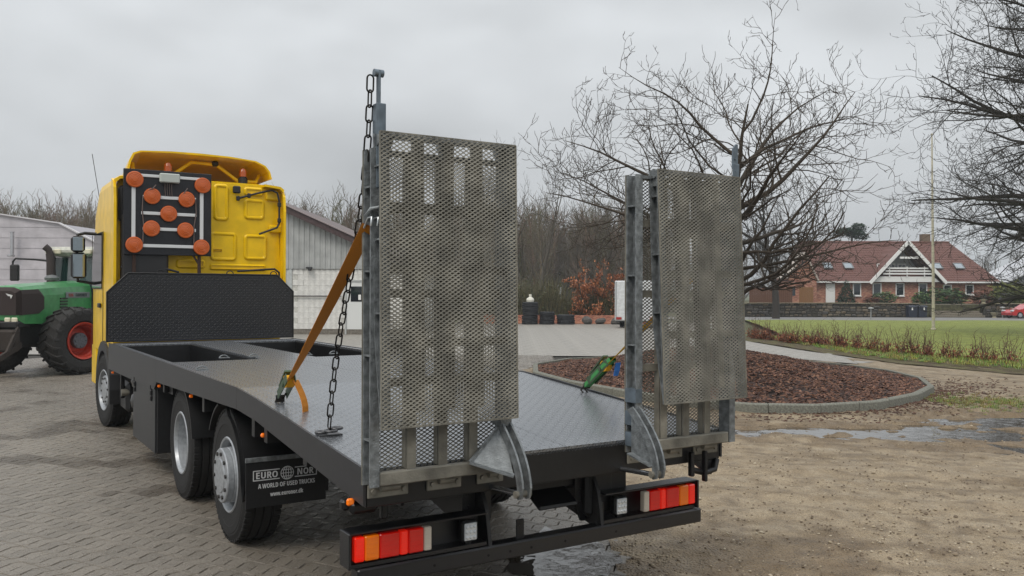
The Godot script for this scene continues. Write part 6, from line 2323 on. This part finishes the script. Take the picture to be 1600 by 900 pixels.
func put_tree(called: String, label: String, at: Vector3, P: Dictionary, sd: int, m: Material, group := "", turn := 0.0) -> Node3D:
	var g := grow(P, sd)
	var t := thing(called, label, "tree", at, turn, group)
	part("trunk", g[0], m, t)
	part("crown", g[1], m, t)
	return t

func build_trees() -> void:
	var bark := mat("bark_brown", C(86, 76, 64), 0.9, 0, {"grain": [0.06, 0.55, 1.0], "scale": 2.0})
	var dark := mat("bark_dark", C(62, 56, 50), 0.9, 0, {"grain": [0.06, 0.6, 1.0], "scale": 2.0})
	var grey := mat("bark_grey", C(104, 98, 88), 0.9, 0, {"grain": [0.06, 0.6, 1.0], "scale": 1.0})
	# the tree in the round bed
	var up := Vector3.UP
	var S := []
	S.append([Vector3(0, -0.2, 0), Vector3(0.08, 1, 0), 6.6, 0.17])
	S.append([Vector3(0.28, 3.8, 0), Vector3(0.3, 1, -0.3), 4.0, 0.08])
	S.append([Vector3(0.25, 3.4, 0), Vector3(-0.9, 0.7, 0.1), 4.6, 0.085])
	S.append([Vector3(0.2, 2.6, 0), Vector3(-1.0, 0.42, -0.4), 4.6, 0.075])
	S.append([Vector3(0.2, 2.9, 0), Vector3(-1.0, 0.25, 0.4), 4.4, 0.07])
	S.append([Vector3(0.3, 3.6, 0), Vector3(0.9, 0.5, 0.3), 4.0, 0.075])
	S.append([Vector3(0.2, 2.8, 0), Vector3(0.95, 0.4, -0.5), 4.2, 0.065])
	S.append([Vector3(0.25, 3.1, 0), Vector3(0.2, 0.7, 0.95), 3.6, 0.07])
	S.append([Vector3(0.25, 3.2, 0), Vector3(0.1, 0.6, -1.0), 3.6, 0.07])
	S.append([Vector3(0.16, 2.2, 0), Vector3(0.95, 0.12, 0.45), 3.6, 0.05])
	S.append([Vector3(0.4, 4.6, 0), Vector3(0.75, 0.8, -0.2), 3.5, 0.06])
	S.append([Vector3(0.4, 4.8, 0), Vector3(-0.7, 0.85, -0.3), 3.5, 0.055])
	S.append([Vector3(0.45, 5.4, 0), Vector3(0.5, 0.9, 0.5), 2.8, 0.05])
	put_tree("bare_tree", "bare spreading tree growing in the round mulch bed behind the far ramp", Vector3(4.95, 0.5, -20.2), {"starts": S, "seg": [9, 7, 6, 5], "wob": [0.16, 0.3, 0.36, 0.36], "up": [0.0, 0.05, 0.12, 0.25], "attach": true, "tip": [0.1, 0.25, 0.4, 0.7], "kids": [12, 7, 4], "ref": [4.0, 1.6, 0.8], "first": [0.22, 0.12, 0.2], "ang": [0.9, 0.85, 0.75], "ratio": [0.48, 0.5, 0.5], "thin": [0.55, 0.6, 0.75], "least": 0.0066, "most": 30000, "floor": 2.0}, 7, bark).scale = Vector3(1, 0.9, 1)
	# second tree on the verge before the stone wall
	S = [[Vector3(0, -0.3, 0), Vector3(-0.03, 1, 0), 11.0, 0.36]]
	for k in 9:
		var a := k * 2.4
		S.append([Vector3(0, 3.2 + k * 0.85, 0), Vector3(cos(a), 0.65, sin(a)), 6.0 - k * 0.25, 0.14])
	put_tree("bare_tree", "bare tree with pale lichen trunk before the long stone wall", Vector3(24.0, ground_y(80), -79.0), {"starts": S, "seg": [8, 6, 5, 4], "wob": [0.08, 0.22, 0.3, 0.3], "up": [0.0, 0.1, 0.15, 0.2], "attach": true, "tip": [0.2, 0.2, 0.4, 0.6], "kids": [11, 8, 4], "ref": [6.0, 2.6, 1.3], "first": [0.25, 0.15, 0.2], "ang": [0.8, 0.75, 0.7], "ratio": [0.46, 0.5, 0.5], "thin": [0.5, 0.6, 0.7], "least": 0.013, "most": 30000}, 12, dark)
	# the old oak whose boughs reach in from the right
	S = [[Vector3(0, -0.3, 0), Vector3(-0.02, 1, 0), 16.0, 0.62]]
	q_oak(S)
	put_tree("old_oak", "large old bare tree reaching in from the right edge", Vector3(30.0, 0, -38.0), {"starts": S, "seg": [10, 7, 6, 5, 4], "wob": [0.16, 0.3, 0.34, 0.36, 0.36], "up": [0.0, 0.02, 0.08, 0.14, 0.2], "attach": true, "tip": [0.12, 0.15, 0.25, 0.5, 0.7], "kids": [11, 7, 5, 3], "ref": [10.0, 4.6, 2.2, 1.1], "first": [0.35, 0.15, 0.15, 0.2], "ang": [0.75, 0.8, 0.75, 0.7], "ratio": [0.48, 0.5, 0.52, 0.5], "thin": [0.5, 0.55, 0.6, 0.75], "least": 0.0115, "most": 60000, "floor": 2.4}, 33, dark)
	# trees along the far side of the yard
	var defs := [[1.7, -66.0, 14.0, "tall bare tree rising behind the near ramp", 3, grey], [7.6, -64.0, 11.0, "upright many-stemmed bare tree between the two ramps", 4, grey], [-3.6, -68.0, 13.5, "bare tree standing behind the workshop roof end", 5, grey], [10.5, -68.0, 10.0, "bare tree behind the white trailer and far ramp", 6, grey]]
	for q in defs:
		S = []
		var n := 5 if q[4] == 4 else 3
		for k in n:
			var a: float = k * TAU / n + q[4]
			S.append([Vector3(cos(a) * 0.25, -0.2, sin(a) * 0.25), Vector3(cos(a) * 0.28, 1, sin(a) * 0.28), q[2] * (0.9 - 0.06 * k), 0.16])
		put_tree("bare_tree", q[3], Vector3(q[0], ground_y(62), q[1]), {"starts": S, "seg": [9, 6, 5, 4], "wob": [0.08, 0.16, 0.22, 0.25], "up": [0.06, 0.22, 0.25, 0.25], "tip": [0.08, 0.2, 0.4, 0.6], "kids": [17, 7, 4], "ref": [11.0, 3.4, 1.6], "first": [0.2, 0.15, 0.2], "ang": [0.75, 0.65, 0.6], "ratio": [0.34, 0.48, 0.5], "thin": [0.45, 0.55, 0.65], "least": 0.01, "most": 30000}, q[4], q[5], "bare trees behind the yard")
	# a beech that keeps its brown leaves
	var g := grow({"starts": [[Vector3(0, -0.2, 0), Vector3(0.05, 1, 0), 4.5, 0.12], [Vector3(0.5, -0.2, 0), Vector3(0.35, 1, 0.2), 4.0, 0.1], [Vector3(-0.5, -0.2, 0), Vector3(-0.35, 1, 0.2), 3.6, 0.1]], "seg": [6, 5, 4, 3], "wob": [0.1, 0.2, 0.25, 0.3], "up": [0.05, 0.0, 0.0, 0.0], "tip": [0.3, 0.4, 0.5, 0.6], "kids": [14, 6, 3], "ref": [4.5, 1.8, 0.9], "first": [0.05, 0.2, 0.2], "ang": [1.1, 0.8, 0.7], "ratio": [0.42, 0.5, 0.5], "thin": [0.4, 0.6, 0.7], "least": 0.008, "floor": 0.2, "most": 1200}, 44)
	var be := thing("beech_tree", "young beech with rusty brown leaves beside the white trailer", "tree", Vector3(5.9, ground_y(60), -60.5))
	part("trunk", g[0], grey, be)
	part("crown", g[1], grey, be)
	var lv := MB.new()
	var r := RandomNumberGenerator.new()
	r.seed = 45
	var cr: MB = g[1]
	for i in 5200:
		var p := cr.v[r.randi() % cr.v.size()] + Vector3(r.randfn(), r.randfn(), r.randfn()) * 0.1
		if p.y > 3.4 and r.randf() < 0.75: continue
		lv.col = [lin(150, 90, 52), lin(176, 112, 66), lin(124, 74, 46), lin(164, 104, 74)][r.randi() % 4] * r.randf_range(0.7, 1.2)
		lv.at(p, Basis.from_euler(Vector3(r.randf() * TAU, r.randf() * TAU, 0)))
		var k := r.randf_range(0.06, 0.13)
		lv.tri(Vector3(-k * 0.5, 0, 0), Vector3(k * 0.5, 0, 0), Vector3(0, k, 0))
		lv.tri(Vector3(-k * 0.5, 0, 0), Vector3(0, -k, 0), Vector3(k * 0.5, 0, 0))
	part("foliage", lv, mat("leaf", Color.WHITE, 0.7, 0, {"vc": true}), be)
	# overgrown hedge behind the tyres
	var hd := MB.new()
	r.seed = 46
	for i in 9000:
		var x := r.randf_range(-7.5, 7.0)
		var top := 2.6 + 0.8 * sin(x * 0.9) + 0.5 * sin(x * 2.3 + 1.0) + r.randf_range(-0.4, 0.5)
		var p := Vector3(x, r.randf_range(0.0, 0.5), r.randf_range(-1.6, 0.3))
		hd.col = [lin(92, 86, 62), lin(74, 70, 52), lin(110, 104, 72), lin(66, 70, 44)][r.randi() % 4] * r.randf_range(0.7, 1.15)
		var d := Vector3(r.randfn() * 0.28, 1, r.randfn() * 0.28).normalized()
		var h := top * r.randf_range(0.4, 1.0)
		var s := Vector3(0.014, 0, 0.004)
		var e := p + d * h
		hd.at(Vector3())
		var o := p + d * h * 0.15
		hd.tri(o - s, o + s, e)
		if r.randf() < 0.55:
			var c := o.lerp(e, r.randf_range(0.1, 0.9))
			hd.at(c, Basis.from_euler(Vector3(r.randf() * TAU, r.randf() * TAU, 0)))
			hd.col = [lin(62, 68, 38), lin(84, 84, 48), lin(54, 58, 36)][r.randi() % 3]
			hd.tri(Vector3(-0.07, 0, 0), Vector3(0.07, 0, 0), Vector3(0, 0.16, 0))
	var hedge := part("hedge", hd, mat("leaf", Color.WHITE, 0.7, 0, {"vc": true}))
	hedge.position = Vector3(0, ground_y(60), -60)
	stuff(hedge, "overgrown green brown hedge behind the tyre stacks", "hedge")
	# pine behind the house
	var pt := thing("pine_tree", "dark green pine rising behind the brick house roof", "tree", Vector3(43.0, 0.8, -110))
	var tk := MB.new()
	tk.tube([Vector3(0, 0, 0), Vector3(0.1, 5, 0), Vector3(0, 9, 0)], [0.3, 0.22, 0.1], 8)
	part("trunk", tk, dark, pt)
	var cm := MB.new()
	r.seed = 47
	for k in 16:
		var c := Vector3(r.randf_range(-1.9, 1.9), r.randf_range(6.2, 9.6), r.randf_range(-1.5, 1.5))
		var sub := leaf_ball(r.randf_range(0.6, 1.0), 260, 0.2, [lin(40, 62, 44), lin(30, 48, 34), lin(56, 78, 52)], 60 + k)
		for i in sub.v.size():
			cm.v.append(sub.v[i] * Vector3(1.2, 0.6, 1.0) + c); cm.n.append(sub.n[i]); cm.c.append(sub.c[i])
	part("crown", cm, mat("leaf", Color.WHITE, 0.7, 0, {"vc": true}), pt)
	# winter wood far off on the left: one mass
	var proto := []
	for k in 3:
		S = [[Vector3(0, 0, 0), Vector3(0.03, 1, 0), 11.0, 0.2]]
		var gg := grow({"starts": S, "seg": [6, 5, 4], "wob": [0.06, 0.16, 0.25], "up": [0.05, 0.2, 0.2], "tip": [0.2, 0.3, 0.5], "kids": [30, 9], "ref": [11.0, 3.0], "first": [0.2, 0.1], "ang": [0.7, 0.65], "ratio": [0.3, 0.5], "thin": [0.4, 0.6], "least": 0.022, "most": 4200}, 90 + k)
		var mm := MB.new()
		for h in 2:
			mm.v.append_array(gg[h].v); mm.n.append_array(gg[h].n); mm.c.append_array(gg[h].c)
		proto.append(mm.done())
	var wood := Node3D.new()
	wood.name = "winter_wood"
	add_child(wood)
	stuff(wood, "bare brown winter wood beyond the halls", "wood")
	rng.seed = 111
	var wm := mat("wood_bark", Color.WHITE, 0.95, 0, {"vc": true})
	for k in 3:
		var xs := []
		var cols := []
		for i in 300:
			var z := rng.randf_range(-150, -112)
			var x := rng.randf_range(-0.72, 0.18) * -z
			var s := rng.randf_range(0.85, 1.3)
			xs.append(Transform3D(Basis(Vector3.UP, rng.randf() * TAU).scaled(Vector3(s, s, s)), Vector3(x, -0.75, z)))
			cols.append([lin(104, 92, 72), lin(88, 78, 64), lin(112, 92, 78), lin(92, 88, 60)][rng.randi() % 4])
		stuff(scatter("far_trees", proto[k], wm, xs, cols, wood))
	# shrubs behind house on both sides, far trees to the right
	var xs2 := []
	var cols2 := []
	for i in 60:
		var z := rng.randf_range(-150, -118)
		xs2.append(Transform3D(Basis(Vector3.UP, rng.randf() * TAU).scaled(Vector3(0.8, 0.7, 0.8)), Vector3(rng.randf_range(0.2, 0.66) * -z, -0.75, z)))
		cols2.append([lin(96, 92, 84), lin(110, 102, 92)][rng.randi() % 2])
	stuff(scatter("far_garden_trees", proto[0], wm, xs2, cols2, wood))
	build_shrubs()

func q_oak(S: Array) -> void:
	for k in 24:
		var h := 2.4 + k * 0.5
		var a := -0.35 + 0.7 * sin(k * 2.1)
		var d := Vector3(-cos(a), 0.06 + 0.035 * k, sin(a) * 1.3)
		S.append([Vector3(0, h, 0), d.normalized(), 11.4 - 0.2 * absf(k - 8), 0.27 - 0.005 * k])

func build_shrubs() -> void:
	rng.seed = 121
	var kinds := []
	for v in 5:
		var st := MB.new()
		var lf := MB.new()
		for k in 9:
			var a := rng.randf() * TAU
			var d := Vector3(cos(a) * 0.35, 1, sin(a) * 0.35).normalized()
			var h := rng.randf_range(0.35, 0.95)
			var p := Vector3(cos(a) * 0.05, 0, sin(a) * 0.05)
			var pts := [p]
			for i in 4:
				d = (d + Vector3(rng.randfn(), 0.4, rng.randfn()) * 0.18).normalized()
				p += d * h / 4
				pts.append(p)
				if i > 0:
					var e := p + Vector3(rng.randfn(), 0.8, rng.randfn()).normalized() * 0.2
					st.tube([p, e], [0.004, 0.002], 3, false)
			st.tube(pts, [0.008, 0.007, 0.006, 0.005, 0.003], 4, false)
			for i in ([26, 18, 9, 3, 30][v]):
				var q: Vector3 = (pts[0] as Vector3).lerp(pts[2], rng.randf()) + Vector3(rng.randfn(), rng.randfn() * 0.6, rng.randfn()) * 0.09
				q.y = maxf(q.y, 0.03)
				lf.col = [lin(134, 78, 52), lin(112, 62, 44), lin(156, 96, 62), lin(96, 58, 44)][rng.randi() % 4] * rng.randf_range(0.7, 1.15)
				lf.at(q, Basis.from_euler(Vector3(rng.randf() * TAU, rng.randf() * TAU, 0)))
				var s := rng.randf_range(0.025, 0.05)
				lf.tri(Vector3(-s * 0.5, 0, 0), Vector3(s * 0.5, 0, 0), Vector3(0, s, 0))
				lf.tri(Vector3(-s * 0.5, 0, 0), Vector3(0, -s, 0), Vector3(s * 0.5, 0, 0))
		kinds.append([st.done(), lf.done()])
	var path := Curve3D.new()
	for p in [[10.3, -37.5], [11.5, -31.0], [12.6, -26.3], [14.2, -23.2], [17.5, -21.0]]: path.add_point(Vector3(p[0], 0.03, p[1]))
	var ln := path.get_baked_length()
	var stem := mat("shrub_stem", C(92, 66, 54), 0.85)
	var leafm := mat("leaf", Color.WHITE, 0.7, 0, {"vc": true})
	var n := 66
	var shown := 0
	for i in n:
		var f := (i + rng.randf_range(0.1, 0.9)) / n
		var p := path.sample_baked(ln * f)
		var v := [0, 1, 4, 0, 1, 2][rng.randi() % 6] as int if f < 0.45 else [1, 2, 3, 3, 2, 1][rng.randi() % 6] as int
		var at := p + Vector3(rng.randf_range(-0.15, 0.15), 0, rng.randf_range(-0.15, 0.15))
		var s := view_px(at)
		if s.x > 1600: break
		if s.x < 1168: continue
		shown += 1
		var t := thing("beech_shrub", ("leafy brown beech shrub, %s from the ramp in the row along the lawn" if v in [0, 1, 4] else "thin nearly leafless shrub, %s from the ramp in the row along the lawn") % ordinal(shown), "shrub", at, rng.randf() * TAU, "shrubs in the row along the lawn")
		t.scale = Vector3.ONE * rng.randf_range(0.75, 1.15)
		part("stems", kinds[v][0], stem, t)
		part("leaves", kinds[v][1], leafm, t)

func ordinal(k: int) -> String:
	var one := ["first", "second", "third", "fourth", "fifth", "sixth", "seventh", "eighth", "ninth", "tenth", "eleventh", "twelfth", "thirteenth", "fourteenth", "fifteenth", "sixteenth", "seventeenth", "eighteenth", "nineteenth", "twentieth"]
	if k < 1: return "hidden"
	if k <= 20: return one[k - 1]
	if k == 30: return "thirtieth"
	if k == 40: return "fortieth"
	return ("twenty-" if k < 30 else "thirty-" if k < 40 else "forty-") + one[k % 10 - 1]

func _ready() -> void:
	world_light()
	build_ground()
	print("ground")
	build_bed()
	build_workshop()
	build_hall()
	build_house()
	print("buildings")
	var T := build_truck()
	build_tackle(T)
	build_tractor()
	build_garden()
	build_yard_things()
	print("things")
	build_trees()
	print("trees")
